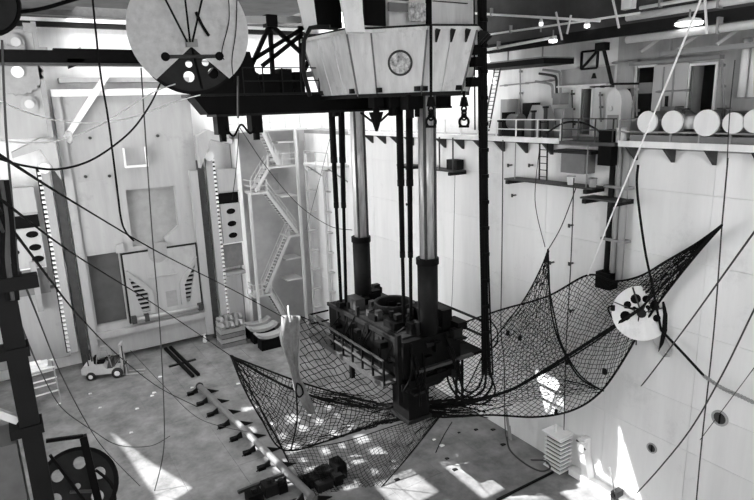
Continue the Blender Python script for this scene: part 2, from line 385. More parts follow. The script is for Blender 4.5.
# ------------------------------------------------------------------ stairs in the corner
YS0, YS1 = -1.9, -1.0
st = thing('corner_stairs', 'zigzag steel staircase climbing the far corner of the dock', 'stairs', (-3.2, -1.4, 0))
def flight(x0, z0, x1, z1, n, rail=True):
    d = V((x1-x0, 0, z1-z0)).normalized()
    f = MB().bar((x0, YS0, z0), (x1, YS0, z1), .28, .08, side=Y.cross(d)).build('flight', 'greywall', st)
    MB().bar((x0, YS1, z0), (x1, YS1, z1), .28, .08, side=Y.cross(d)).build('stringer', 'greywall', f)
    tm = MB()
    for k in range(n):
        q = (k+.5)/n; x = x0+(x1-x0)*q; z = z0+(z1-z0)*q
        tm.box(x-.13, x+.13, YS0, YS1, z-.03, z+.03)
    o = tm.build('treads', 'midgrey', f); o['kind'] = 'stuff'
    if rail:
        hm = MB()
        for yy in (YS0, YS1):
            hm.bar((x0, yy, z0+1.05), (x1, yy, z1+1.05), .05); hm.bar((x0, yy, z0+.55), (x1, yy, z1+.55), .03)
            for k in range(4):
                q = k/3; x = x0+(x1-x0)*q; z = z0+(z1-z0)*q; hm.bar((x, yy, z), (x, yy, z+1.05), .04)
        hm.build('handrail', 'greywall', f)
def landing(x0, x1, z, rail=0):
    l = MB().box(x0, x1, YS0-.1, YS1+.9, z-.16, z).build('landing', 'greywall', st)
    if rail:
        hm = MB()
        for zz in (.55, 1.05):
            hm.bar((x0, YS0, z+zz), (x1, YS0, z+zz), .07)
            xx = x0 if rail < 0 else x1
            hm.bar((xx, YS0, z+zz), (xx, YS1+.8, z+zz), .07)
        for xx in (x0, (x0+x1)/2, x1): hm.bar((xx, YS0, z), (xx, YS0, z+1.05), .07)
        hm.build('landing_rail', 'greywall', l)
flight(-4.0, 18.3, -2.7, 15.2, 12); landing(-3.7, -.9, 15.1, 1)
flight(-3.6, 15.0, -5.0, 13.1, 8); landing(-5.4, -3.9, 13.0, -1)
flight(-4.0, 12.95, -1.3, 8.9, 16); landing(-2.3, -.9, 8.75)
flight(-2.1, 8.7, -4.8, 3.85, 18); landing(-5.9, -4.2, 3.7, -1)
flight(-4.3, 3.6, -2.7, .1, 12)
landing(-5.2, .3, 18.3, 0)
for xx, zt in ((-.95, 18.3), (-5.6, 13.0)): MB().box(xx-.12, xx+.12, YS0-.2, YS0, 0, zt).build('column', 'greywall', st)
MB().box(-2.6, -1.1, -1.0, -.95, 15.1, 17.0).build('mesh_panel', 'greywall', st)
MB().box(-3.6, -2.4, -1.0, -.95, 12.9, 14.4).build('mesh_panel', 'grey', st)
for k, z in enumerate((17.2, 12.4, 6.6, 4.6)): MB().box(-2.6, -1.05, -1.9, -.2, z-.12, z).build('step_bracket', 'greywall', st)
# rung posts in the corner
for i, (xx, yy) in enumerate(((-.2, -2.2), (.55, -4.2))):
    t = thing('rung_post', ('white post with short step brackets beside the staircase', 'white step post on the right wall nearest the corner')[i], 'post', (xx, yy, 0), 'step posts in the far corner')
    MB().box(xx-.1, xx+.1, yy-.1, yy+.1, 0, 16 if i == 0 else 14.5).build('post', 'greywall', t)
    for k in range(8): MB().box(xx-.1, xx+.6, yy-.55, yy+.1, 1.6+k*1.85, 1.72+k*1.85).build('step_plate', 'greywall', t)
# deck rim and rails over the corner
t = thing('corner_railing', 'white tubular railing along the deck above the corner stairs', 'railing', (-3, 0, 18.3))
for zz in (18.85, 19.4): MB().bar((-7, -.6, zz), (.3, -.6, zz), .07).build('rail', 'greywall', t)
for k in range(6): xx = -7+k*1.45; MB().bar((xx, -.6, 18.3), (xx, -.6, 19.4), .08).build('rail_post', 'greywall', t)
tag(MB().box(-7.2, -5.2, -.8, .5, 18.1, 18.3).build('corner_deck', 'greywall'), 'narrow white deck plate above the right rack', 'deck')
t = thing('corner_platform', 'small white platform on the right wall near corner stairs', 'platform', (0, -5, 15))
MB().box(-1.0, XR, -8.2, -3.4, 15.15, 15.35).build('deck', 'greywall', t)
for yy in (-8, -5.8, -3.6): MB().bar((-.95, yy, 15.3), (-.95, yy, 16.4), .07).build('rail_post', 'greywall', t)
MB().bar((-.95, -8, 16.4), (-.95, -3.6, 16.4), .07).build('rail', 'greywall', t)
for yy in (-7.8, -3.8): MB().bar((-.9, yy, 15.15), (XR, yy, 13.9), .1).build('strut', 'grey', t)

# ------------------------------------------------------------------ right wall: walkway, rails, drums
def walkway(y0, y1, label, rails, n):
    t = thing('walkway', label, 'walkway', (.4, (y0+y1)/2, 18))
    MB().box(-.05, XR, y0, y1, 17.97, 18.1).build('deck', 'white', t)
    MB().box(-.1, -.03, y0, y1, 17.9, 18.16).build('kick_plate', 'white', t)
    k = 0; yy = y1-.3
    while yy > y0+.2:
        MB().plate([(-.02, 17.95), (XR, 17.95), (XR, 17.25), (XR-.1, 17.25)], [], (0, yy-.06, 0), X, Z, (0, .12, 0)).build('bracket', 'steel', t); yy -= 1.75
    if rails:
        for zz in (18.55, 19.05): MB().bar((-.02, y0, zz), (-.02, y1, zz), .05).build('rail', rails, t)
        for i in range(n+1):
            yy = y0+(y1-y0)*i/n; MB().bar((-.02, yy, 18.1), (-.02, yy, 19.05), .06).build('rail_post', rails, t)
    return t
walkway(-46, -34.1, 'railed steel walkway carrying the round drums, at upper right', 'grey', 10)
walkway(-30.8, -10, 'long pale walkway ledge along the top of the bright wall', 'white', 14)
dr = 'rolls lying on the right walkway'
for i, (px, py, r, lab) in enumerate(((648, 122, .43, 'pale round drum end where the white rope crosses the walkway'), (673, 122, .43, 'pale round drum second from the white rope'), (707, 123, .48, 'largest pale round drum on the walkway, before the dark doorway'),
                               (734, 123, .37, 'small pale drum end right of the largest drum'), (756, 121, .40, 'pale drum end cut off at the right picture edge'))):
    p = on(0, -.15, px, py)
    t = thing('drum', lab, 'drum', p-Z*r, dr)
    MB().cyl(p, p+X*1.0, r, n=24).build('drum_body', 'midgrey', t, smooth=True)
    MB().cyl(p-X*.06, p, r*1.04, n=24).build('drum_head', 'white', t)
    MB().lathe([(r*1.05, 0), (r*1.05, .08), (r*.96, .08)], p-X*.08, X, 24).build('drum_rim', 'white', t)
p = on(0, .2, 692, 122)
t = thing('small_cylinder', 'short pale cylinder between the two middle drums', 'cylinder', p-Z*.3)
MB().cyl(p-Y*.35, p+Y*.35, .28, n=16).build('shell', 'white', t, smooth=True)
for s in (-1, 1): MB().cyl(p+Y*.35*s, p+Y*.42*s, .31, n=16).build('end_cap', 'grey', t)
tag(MB().box(.0, .9, -39.8, -34.6, 18.1, 18.42).build('drum_rack', 'midgrey'), 'low dark rack under the row of drums', 'rack')
# valves and pipe pieces between the drums
for px, lab in ((723, 'small dark valve standing between the two right drums'), (683, 'thin dark valve stem left of the short cylinder')):
    p = on(0, .1, px, 118); t = thing('valve', lab, 'valve', p-Z*.4)
    MB().cyl(p-Z*.4, p+Z*.35, .07, n=8).build('stem', 'steel', t); MB().ring(p+Z*.35, Z, .22, .035, 14, 6).build('handwheel', 'steel', t)

# doors of the deckhouse
def door(n, r, leaf):
    t = bpy.data.objects.new('door_%d' % n, None); C.objects.link(t); t.location = (XD, (r[0][0]+r[1][0])/2, r[0][1]); t['kind'] = 'structure'
    y0, z0 = r[0]; y1, z1 = r[2]
    fr = MB()
    for a, b in ((y0-.1, y0), (y1, y1+.1)): MB().box(XD-.08, XD+.1, a, b, z0, z1+.1).build('door_jamb', 'white', t)
    MB().box(XD-.08, XD+.1, y0, y1, z1, z1+.1).build('door_head', 'white', t)
    if leaf: MB().box(XD+.12, XD+.9, y1-.06, y1, z0, z1).build('door_leaf', 'grey', t)
door(1, dr1, False); door(2, dr2, True); door(3, dr3, True)
# gap in doorway 1: crossing panel
tag(MB().box(XD-.02, XD+.1, -33.5, -32.5, 20.15, 20.65).build('door_crosspanel', 'grey'), 'grey panel crossing the left dark doorway at mid height', 'panel')
t = thing('sliding_panel', 'wide pale sliding panel between the two dark doorways', 'panel', (XD-.1, -34.3, 18.1))
MB().box(XD-.14, XD, -35.15, -33.5, 18.15, 21.4).build('panel_leaf', 'greywall', t)
for yy in (-34.0, -34.5): MB().box(XD-.18, XD-.14, yy-.03, yy+.03, 18.3, 21.3).build('panel_stile', 'grey', t)
MB().box(XD-.35, XD, -36.6, -32.3, 21.45, 21.62).build('track_rail', 'grey', t)
MB().box(XD-.3, XD, -34.32, -34.25, 19.2, 20.0).build('pull_bar', 'dark', t)
# tall pipes right of door
t = thing('pipe_pair', 'pair of tall white pipes right of the dark doorway', 'pipes', (XD-.4, -38.5, 19))
for px in (741, 751):
    p = on(0, XD-.5, px, 97); q = on(0, XD-.5, px+4, 38)
    MB().cyl((p.x, p.y, p.z), (p.x, p.y, q.z), .15, n=10).build('pipe', 'white', t, smooth=True)
    MB().cyl((p.x, p.y, p.z-.06), (p.x, p.y, p.z), .22, n=10).build('flange', 'grey', t)
MB().box(XD-.9, XD, -41, -37.2, 18.1, 19.3).build('pipe_manifold', 'midgrey', t)
# rounded white locker and porthole, box, davit
p = on(0, 2.2, 615, 128)
t = thing('rounded_locker', 'white round-topped locker on the deck left of the doorways', 'locker', (2.4, p.y, 18.05))
ol = [(-.42, 0), (.42, 0), (.42, 1.7)]+[(.42*math.cos(a), 1.7+.65*math.sin(a)) for a in [math.pi*i/10 for i in range(1, 10)]]+[(-.42, 1.7)]
MB().plate(ol, [], (2.0, p.y, 18.05), Y, Z, (.8, 0, 0)).build('shell', 'white', t)
MB().box(1.96, 2.0, p.y-.3, p.y+.3, 18.2, 19.2).build('locker_door', 'gatepaint', t)
MB().cyl((1.9, p.y+.15, 19.5), (2.0, p.y+.15, 19.5), .13, n=12).build('gauge', 'paper', t)
p = on(0, XD, 628, 104); t = thing('wall_gauge', 'round white gauge with a dark centre on the deckhouse wall', 'gauge', p-Z*.28)
MB().cyl(p-X*.15, p, .3, n=20).build('dial', 'paper', t); MB().cyl(p-X*.18, p-X*.15, .13, n=14).build('dial_centre', 'grey', t); MB().ring(p-X*.15, X, .3, .04, 20, 6).build('bezel', 'dark', t)
p = on(0, XD, 632, 92); t = thing('switch_box', 'small grey switch box above the white gauge', 'box', p); MB().box(XD-.15, XD, p.y-.18, p.y+.18, p.z-.2, p.z+.2).build('case', 'grey', t); MB().box(XD-.17, XD-.15, p.y-.02, p.y+.15, p.z-.14, p.z+.16).build('cover', 'dark', t)
a = on(0, 1.2, 603, 46); b = on(0, 1.2, 612, 84)
t = thing('davit_arm', 'dark slanted davit arm above the round-topped locker', 'davit', b)
MB().bar(a, b, .12, .12).build('arm', 'dark', t); MB().bar(b, V((XD, b.y, b.z)), .1).build('stay', 'dark', t); MB().box(a.x-.2, a.x+.2, a.y-.22, a.y+.3, a.z-.2, a.z+.15).build('head', 'dark', t)
a = on(0, 2.9, 582, 52); b = on(0, 2.9, 597, 68)
t = thing('wall_frame', 'square dark frame with a diagonal brace high on bright wall', 'frame', (2.9, a.y, b.z))
for s in (((a.y, a.z), (a.y, b.z)), ((a.y, b.z), (b.y, b.z)), ((b.y, b.z), (b.y, a.z)), ((b.y, a.z), (a.y, a.z)), ((a.y, b.z), (b.y, a.z))):
    MB().bar((2.9, *s[0]), (2.9, *s[1]), .1, .1).build('frame_bar', 'dark', t)
t = thing('wall_shelf', 'pale ledge box with pipes on the bright deckhouse wall', 'shelf', (2.6, -28.6, 20.6))
a = on(0, 2.6, 557, 70); b = on(0, 2.6, 606, 85)
MB().box(2.6, XD, b.y, a.y, b.z, b.z+.08).build('shelf_plate', 'white', t); MB().box(2.9, XD, b.y, a.y, b.z+.08, a.z).build('shelf_box', 'gatepaint', t)
p = on(0, 2.5, 594, 76); MB().cyl(p-Z*.12, p+Z*.14, .14, .06, n=10).build('bell', 'dark', t)
# cable and pipe bundle on the bright wall at left
t = thing('wall_pipes', 'bundle of bent dark pipes on the bright deckhouse wall', 'pipes', (2.7, -27, 19.5))
for k, (px, py0, py1) in enumerate(((556, 78, 100), (560, 74, 104), (552, 86, 98))):
    a = on(0, 2.7, px, py0); b = on(0, 2.7, px+1, py1)
    MB().tube(spline([a+Y*1.2+Z*.3, a+Y*.3+Z*.15, a, (a+b)/2, b]), .07, 6).build('pipe', 'grey' if k else 'steel', t)
p = on(0, 2.7, 559, 95); MB().box(2.5, XD, p.y-.25, p.y+.25, p.z-.5, p.z+.1).build('junction_box', 'grey', t)
# machinery on the far deck
t = thing('winch', 'dark deck winch with pale cover on the far walkway', 'winch', (1.8, -24.3, 18.1))
a = on(0, 1.4, 515, 128); MB().box(1.0, 2.4, a.y-.9, a.y+.9, 18.1, 18.4).build('bed', 'dark', t)
MB().cyl((1.3, a.y-.55, 18.9), (1.3, a.y+.2, 18.9), .42, n=16).build('winch_drum', 'midgrey', t)
MB().box(1.0, 1.7, a.y+.3, a.y+.65, 18.4, 19.4).build('side_frame', 'black', t)
MB().plate([(-.7, 0), (.7, 0), (.35, .75), (-.3, .75)], [], (1.6, a.y-1.4, 19.0), Y, Z, (.7, 0, 0)).build('cover', 'gatepaint', t)
MB().box(1.2, 2.4, a.y-2.0, a.y-.9, 18.1, 19.0).build('motor', 'midgrey', t)
for i, (px, py, hh, lab) in enumerate(((533, 128, 1.3, 'short dark bollard post on the far walkway, left one'), (545, 130, 1.5, 'short dark bollard post beside the ladder head'), (500, 128, .8, 'squat grey bollard near the far ladder foot'))):
    p = on(0, .5, px, py); t = thing('bollard', lab, 'bollard', (p.x, p.y, 18.1)); MB().cyl((p.x, p.y, 18.1), (p.x, p.y, 18.1+hh), .1, n=8).build('post', 'steel', t); MB().cyl((p.x, p.y, 18.1+hh), (p.x, p.y, 18.2+hh), .16, n=8).build('cap', 'dark', t)
# ladders
def ladder(p, q, wdt, m, label, n, side=None):
    t = thing('ladder', label, 'ladder', q if q.z < p.z else p); d = (q-p).normalized(); s = V(side) if side else Y
    for e in (-1, 1): MB().bar(p+s*wdt/2*e, q+s*wdt/2*e, .06, .06).build('stile', m, t)
    for k in range(n):
        c = p+(q-p)*((k+.5)/n); MB().bar(c-s*wdt/2, c+s*wdt/2, .04, .04).build('rung', m, t)
ladder(on(0, .6, 498, 66), on(0, .6, 486, 131), .45, 'steel', 'thin dark ladder leaning from the walkway to the upper platform', 16)
ladder(on(0, .0, 544, 119), on(0, .0, 543, 180), .5, 'dark', 'short dark ladder down to the hung plank stage', 9)
# small high platform and ceiling lights, pipes
t = thing('high_platform', 'small dark-edged platform below the ceiling near the top middle', 'platform', (1.2, -23, 21.5))
a = on(0, .2, 474, 57); b = on(0, .2, 544, 63)
MB().box(.2, 2.4, b.y, a.y, b.z-.02, b.z+.25).build('deck', 'dark', t); MB().box(.2, 2.4, b.y, a.y, b.z+.25, b.z+.32).build('grating', 'grey', t)
for yy in (a.y-.2, (a.y+b.y)/2, b.y+.2): MB().bar((.3, yy, b.z+.3), (.3, yy, 23.4), .06).build('hanger', 'grey', t)
for i, (p0, p1, r, lab) in enumerate((((627, 18), (760, -4), .14, 'thick white pipe running under the ceiling, upper one at top right'), ((627, 40), (760, 26), .15, 'thick white pipe running under the ceiling, lower one at top right'),
                                      ((470, 13), (600, 21), .06, 'thin pale pipe crossing the dark ceiling edge at top middle'), ((486, 35), (640, 13), .05, 'thin pale pipe along the ceiling edge above the lamps'), ((486, 50), (556, 37), .07, 'pale pipe just below the ceiling edge near cable bundle'), ((640, 8), (756, -12), .07, 'thin grey pipe above the two thick white pipes'))):
    a = on(0, -.15 if i < 2 else -.3, *p0); b = on(0, -.15 if i < 2 else -.3, *p1)
    if i < 2: b = V((a.x, b.y-14, a.z))
    t = thing('ceiling_pipe', lab, 'pipe', a, 'pipes under the right ceiling')
    MB().cyl(a, b, r, n=12).build('pipe', 'white', t, smooth=True)
    for k in (.2, .5, .8)[:3 if i < 2 else 1]: c = a+(b-a)*k; MB().box(c.x-r-.03, c.x+r+.03, c.y-.04, c.y+.04, c.z-r-.03, c.z+r+.25).build('clamp', 'grey', t)
a = on(0, 1.5, 555, 70)
for i, (px0, py0, px1, py1, lab) in enumerate(((613, 0, 619, 28, 'short pale hanger rod dropping from the ceiling, left of the white pipes'), (705, 0, 707, 34, 'pale hanger rod between the two white ceiling pipes'), (556, 12, 562, 40, 'pale slanted hanger rod at top middle'), (571, 15, 567, 34, 'second slanted hanger rod, beside the first at top middle'))):
    tag(MB().bar(on(0, -.35, px0, py0), on(0, -.35, px1, py1), .07, .07).build('hanger_rod', 'white'), lab, 'rod')
for i, (px, py, rx, lab) in enumerate(((689, 25, .5, 'wide lit ceiling lamp above the doorways'), (587, 27, .13, 'small round bright lamp under the ceiling edge'), (541, 25, .1, 'tiny bright lamp left of the round one'), (553, 42, .2, 'bright flat lamp above the bright wall'))):
    p = on(0, -.25, px, py); t = thing('ceiling_lamp', lab, 'lamp', p)
    MB().lathe([(.02, .05), (rx*.9, .02), (rx, -.03), (rx, -.1), (.02, -.1)], p, -Z, 18).build('lamp_glass', 'lamp', t)
    MB().lathe([(rx*1.05, -.02), (rx*.8, -.2), (.05, -.28)], p, -Z, 18).build('lamp_housing', 'white', t)
    MB().bar(p+Z*.2, V((p.x, p.y, 23.2)), .05).build('lamp_stem', 'grey', t)
t = thing('ceiling_bracket', 'white box bracket hung from the ceiling at top right', 'bracket', on(0, -.4, 628, 8)); p = on(0, -.4, 628, 4)
MB().box(p.x-.1, p.x+.2, p.y-.25, p.y+.25, p.z-.2, p.z+.5).build('bracket_box', 'white', t); MB().box(p.x-.15, p.x+.2, p.y-.05, p.y+.05, p.z+.5, p.z+1.2).build('bracket_arm', 'white', t)
for i in range(3):
    a = on(0, 1.0, 640+i*38, 60-i*4); tag(MB().bar(V((1.0, a.y, 21.9)), V((2.8, a.y-.9, 23.2)), .12, .12).build('ceiling_strut', 'greywall'), ('grey strut above the left dark doorway', 'grey strut above the sliding panel', 'grey strut above the right dark doorway')[i], 'strut')
t = thing('overhead_rail', 'grey overhead rail running above the doorways', 'rail', (1.6, -36, 22)); a = on(0, 1.6, 660, 54); b = on(0, 1.6, 754, 46)
MB().bar(a, V((1.6, b.y-10, a.z)), .16, .2).build('rail_beam', 'grey', t)
for k in range(3): MB().bar((1.6, a.y-.5-k*2, a.z), (1.6, a.y-.5-k*2, 23.45), .06).build('rail_hanger', 'grey', t)

# hung stages on the wall
def stage(y0, y1, z, x0, label, blocks=()):
    t = thing('hung_stage', label, 'platform', (x0, (y0+y1)/2, z))
    for k in range(3): MB().box(x0+k*.35, x0+k*.35+.3, y0, y1, z-.08, z).build('plank', 'steel', t)
    for yy in (y0+.3, y1-.3): MB().box(x0-.1, XR, yy-.1, yy+.1, z-.28, z-.08).build('bearer', 'dark', t)
    return t
t = stage(-33.0, -27.3, 15.95, -.3, 'long plank stage hung on the wall below the walkway gap')
for yy in (-32.6, -28): MB().bar((-.2, yy, 15.9), (-.2, yy, 17.9), .04).build('hanger', 'grey', t)
stage(-34.6, -32.6, 15.55, -.6, 'short dark plank stage beside the wall pipes')
t = stage(-23.0, -19.6, 16.0, -.3, 'small stage hung on the bright wall behind the right leg')
for yy in (-22.9, -21.6, -20.4): MB().bar((-.25, yy, 16.0), (-.25, yy, 18.0), .07).build('hanger', 'steel', t)
MB().box(.3, .85, -22.6, -21.6, 16.0, 16.6).build('tool_tray', 'dark', t)
stage(-18.2, -16.6, 16.0, -.1, 'tiny stage on the wall between the two legs')
for i, (px, py, lab, m) in enumerate(((571, 181, 'white bucket on the long plank stage', 'white'), (593, 177, 'pale can standing on the long plank stage', 'gatepaint'))):
    p = on(0, .1, px, py); t = thing('bucket', lab, 'bucket', (p.x, p.y, 15.95))
    MB().lathe([(.02, 0), (.16, 0), (.2, .42), (.17, .42), (.14, .06), (.02, .06)], (p.x, p.y, 15.95), Z, 14).build('pail', m, t); MB().ring((p.x, p.y, 16.36), Z, .2, .02, 14, 5).build('rim', 'grey', t)
# stepped equipment in the walkway gap
t = thing('gap_platform', 'dark stepped platform with clutter in the walkway gap', 'platform', (.4, -32.3, 17))
MB().box(-.2, XR, -34.0, -30.9, 17.9, 18.05).build('deck', 'steel', t)
MB().box(.0, XR, -32.6, -30.4, 17.45, 17.6).build('lower_deck', 'dark', t)
MB().box(.1, XR, -32.2, -30.8, 16.5, 17.45).build('equipment_box', 'midgrey', t)
MB().box(.0, .8, -33.7, -33.0, 17.0, 18.6).build('fairlead', 'black', t)
for k in range(4): MB().bar((-.15, -31-k*.95, 18), (-.15, -31-k*.95, 19.1), .05).build('rail_post', 'steel', t)
for zz in (18.6, 19.1): MB().bar((-.15, -34, zz), (-.15, -31, zz), .05).build('rail', 'steel', t)
MB().tube(spline([(-.1, -30, 18.4), (0, -31, 18.9), (.1, -32, 18.9), (.1, -33, 18.5), (.2, -33.4, 18)]), .05, 5).build('hose', 'dark', t)
MB().cyl((.4, -33.9, 18.05), (.4, -33.9, 18.7), .25, n=12).build('canister', 'white', t)
# vertical pipes down to the fairlead sheave
t = thing('riser_pipes', 'three vertical pipes running down the wall to the sheave', 'pipes', (.5, -33.8, 11.5))
for k, (dy, r, m_) in enumerate(((.35, .13, 'dark'), (0, .13, 'gatepaint'), (-.35, .16, 'gatepaint'))):
    MB().cyl((.6, -33.75+dy, 11.6), (.6, -33.75+dy, 17.9), r, n=10).build('pipe', m_, t, smooth=True)
for zz in (13.5, 16): MB().box(.4, XR, -34.4, -33.1, zz-.06, zz+.06).build('pipe_clamp', 'grey', t)
MB().box(.2, .85, -33.9, -33.1, 11.1, 11.9).build('pipe_foot', 'black', t)
# fairlead sheave on the wall
p0 = on(0, .35, 641, 313)
def plane_frame(n): n = V(n).normalized(); u = Z.cross(n).normalized(); v = n.cross(u); return n, u, v
n_, u_, v_ = plane_frame((-.75, -.6, .25))
t = thing('fairlead_sheave', 'pale sheave disc with dark holes fixed to the right wall', 'sheave', p0)
R_ = 1.25
hl = [(.2*math.cos(a)*3.4+.0, .2*math.sin(a)*3.4) for a in [math.radians(k) for k in (35, 75, 112, 150, 195, 345)]]
fan = [(R_*math.cos(a), R_*math.sin(a)) for a in [math.radians(k) for k in range(-180, 180, 8)]]
MB().plate(fan, [circle(x, y, .17 if i % 2 else .23, 12) for i, (x, y) in enumerate(hl)]+[circle(.25, .3, .09, 10), circle(-.3, .2, .09, 10), circle(0, .2, .09, 10)], p0, u_, v_, n_*.12).build('cheek_plate', 'white', t)
MB().cyl(p0-n_*.3, p0-n_*.02, R_*.93, n=28).build('wheel', 'black', t)
MB().cyl(p0+n_*.1, p0+n_*.3, .2, n=14).build('axle_boss', 'dark', t)
for k in (70, 110, 20, 160): a = math.radians(k); MB().bar(p0+n_*.14, p0+n_*.14+(u_*math.cos(a)+v_*math.sin(a))*R_*.98, .07, .04).build('spoke_bar', 'steel', t)
MB().plate([(.1, -.5), (.75, -.45), (1.35, -1.55), (1.25, -1.88), (1.0, -1.9)], [circle(1.15, -1.7, .07, 8)], p0-n_*.1, u_, v_, n_*.14).build('tail_plate', 'gatepaint', t)
MB().box(p0.x+.1, XR, p0.y-.3, p0.y+.3, p0.z-.3, p0.z+.3).build('wall_mount', 'dark', t)
# black plate standing in for the sheave's shadow and dark rim
q0 = on(0, .6, 657, 325); tag(MB().plate([(.25, 1.1), (.4, .5), (.42, -.2), (.3, -.8), (.1, -1.2), (.2, -.3), (.22, .5), (.15, 1.05)], [], q0, u_, v_, n_*.08).build('sheave_shadow_rim', 'black'), 'curved black plate for the shadow and dark rim of the pale sheave disc', 'shadow')

# louvred box, fixtures, hatches at the wall foot
t = thing('louvred_box', 'upright louvred box standing at the foot of the right wall', 'box', (.35, -31.15, 0))
MB().box(.0, .8, -31.65, -30.7, .05, 2.2).build('core', 'black', t)
for k in range(9): MB().box(-.1, .85, -31.76, -30.6, .1+k*.24, .19+k*.24).build('slat', 'white', t)
MB().box(-.3, .85, -31.8, -30.55, 2.2, 2.3).build('lid', 'white', t); MB().bar((.2, -31.1, 2.3), (.2, -31.1, 2.75), .1).build('lifting_eye', 'white', t)
t = thing('wall_spout', 'white spout fitting with flap low on the sunlit wall', 'spout', (.6, -33.1, .2))
MB().plate([(-.3, 0), (.12, 0), (.2, .6), (.55, 1.7), (.5, 2.3), (.1, 2.35), (.05, 1.4), (-.1, .9)], [], (.35, -33.0, .25), Y, Z, (.5, 0, 0)).build('spout_body', 'white', t)
MB().box(.15, .5, -33.0, -32.6, 2.0, 2.45).build('flap', 'paper', t); MB().bar((.2, -32.5, 2.5), (.2, -33.1, 2.2), .06).build('lever', 'steel', t)
t = thing('small_bollard', 'small dark cleat with thin rod at the wall foot', 'cleat', (.4, -34.9, .3)); MB().box(.2, .8, -35.05, -34.75, .0, .75).build('base', 'steel', t); MB().bar((.3, -34.9, .7), (.2, -34.6, 2.0), .04).build('rod', 'grey', t); MB().cyl((.1, -34.9, .6), (.3, -34.9, .6), .12, n=8).build('pin', 'dark', t)
t = thing('wall_post', 'thin leaning pipe stub at the wall near the net edge', 'pipe', (.5, -27.4, 0)); MB().bar((.4, -27.5, 0), (.3, -27.2, 1.9), .12).build('stub', 'grey', t); MB().bar((.35, -27.5, .9), (.1, -27.9, .2), .08).build('brace', 'grey', t)
for px, py, lab in ((720, 418, 'round dished hatch low on the grey wall, nearer the right edge'), (652, 448, 'small round hole fitting on the wall above the cleat')):
    p = on(0, XR, px, py); r = .26 if px > 700 else .19; t = thing('wall_hatch', lab, 'hatch', p-Z*r)
    MB().lathe([(r*1.35, .0), (r*1.35, .05), (r, .05), (r, .0)], p, -X, 20).build('hatch_rim', 'gatepaint', t); MB().cyl(p-X*.02, p, r, n=18).build('hatch_well', 'steel', t); MB().box(p.x-.05, p.x, p.y-.03, p.y+.03, p.z-r, p.z+r).build('hatch_bar', 'black', t)
for px, py, where in ((554, 262, 'just right of the net peak'), (448, 312, 'between nearer leg and cable bundle'), (410, 204, 'between the two docking legs'), (452, 430, 'low behind the platform foot'), (512, 165, 'below the far walkway, right of the cable bundle'), (516, 195, 'left of and below the plank stage'), (573, 225, 'under the white bucket, upper of three'), (573, 263, 'under the white bucket, middle of three'), (533, 165, 'above the left end of the plank stage'), (574, 310, 'behind the net, lowest of three under the bucket')):
    p = on(0, XR, px, py); o = MB().cyl(p-X*.3, p, .05, n=6).add([p-X*.3+V((0, -.08, -.1)), p-X*.3+V((0, .08, -.1)), p-X*.3+V((0, .08, .1)), p-X*.3+V((0, -.08, .1)), p-X*.38], [(0, 1, 2, 3), (0, 1, 4), (1, 2, 4), (2, 3, 4), (3, 0, 4)]).build('wall_lug', 'steel')
    tag(o, 'tiny dark wall lug '+where, 'lug', 'lugs on the right wall')
# conduits on the deckhouse wall
for i, (q0, q1, m_, lab) in enumerate((((612, 63), (640, 60), 'grey', 'short grey conduit above the round-topped locker'), ((636, 62), (637, 116), 'greywall', 'upright pale conduit beside the left dark doorway'), ((722, 60), (724, 112), 'grey', 'upright grey conduit right of the right dark doorway'), ((500, 86), (556, 80), 'grey', 'thin conduit crossing the bright wall near the thin ladder'),
                                    ((520, 66), (521, 120), 'grey', 'upright conduit on the bright wall above the winch'), ((590, 87), (614, 86), 'steel', 'dark conduit between narrow doorway and davit arm'), ((572, 90), (573, 128), 'steel', 'dark upright conduit left of the narrow doorway'), ((600, 92), (601, 122), 'grey', 'upright conduit right of the narrow doorway'), ((656, 92), (690, 90), 'grey', 'conduit across the sliding panel at mid height'))):
    a = on(0, 3.05, *q0); b = on(0, 3.05, *q1)
    t = thing('wall_conduit', lab, 'conduit', b, 'conduits on the deckhouse wall')
    MB().cyl(a, b, .045, n=6).build('conduit', m_, t)
    for k in (.1, .5, .9): c = a.lerp(b, k); MB().box(c.x-.04, XD, c.y-.06, c.y+.06, c.z-.06, c.z+.06).build('clip', m_, t)
for i, (px, py, m_, lab) in enumerate(((506, 108, 'gatepaint', 'pale cabinet on the far deck near the thin ladder'), (528, 112, 'dark', 'dark cabinet on the far deck beside the winch'), (668, 118, 'midgrey', 'grey cabinet behind the drums under the sliding panel'), (560, 118, 'gatepaint', 'pale cabinet left of the narrow dark doorway'))):
    p = on(0, 2.4, px, py); t = thing('deck_cabinet', lab, 'cabinet', (2.6, p.y, 18.05))
    MB().box(2.3, 3.0, p.y-.35, p.y+.35, 18.05, p.z+.5).build('case', m_, t); MB().box(2.26, 2.3, p.y-.28, p.y+.28, 18.2, p.z+.4).build('cabinet_door', m_, t); MB().box(2.22, 2.26, p.y+.15, p.y+.2, 18.7, 18.9).build('handle', 'steel', t)

# ------------------------------------------------------------------ heavy beam, truss, hopper house, legs
BY = -25.0
t = thing('cross_beam', 'heavy black beam carrying the truss and pale hopper', 'beam', (-9, BY, 19.85))
MB().plate([(-16.2, 20.65), (-15.6, 19.85), (-2.6, 19.85), (-2.6, 20.6)], [], (0, BY-.6, 0), X, Z, (0, 1.2, 0)).build('web', 'black', t)
MB().box(-16.3, -2.6, BY-.75, BY+.75, 20.6, 20.7).build('top_flange', 'dark', t)
MB().box(-15.3, -2.6, BY-.7, BY+.7, 19.75, 19.85).build('bottom_flange', 'dark', t)
for px in (222, 256): # hanging lugs and hydraulics under the beam
    p = on(1, BY-.5, px, 118); MB().box(p.x-.25, p.x+.25, BY-.6, BY, 19.0, 19.8).build('hanger_lug', 'black', t); MB().cyl((p.x, BY-.4, 18.7), (p.x, BY-.4, 19.1), .16, n=8).build('pin', 'black', t)
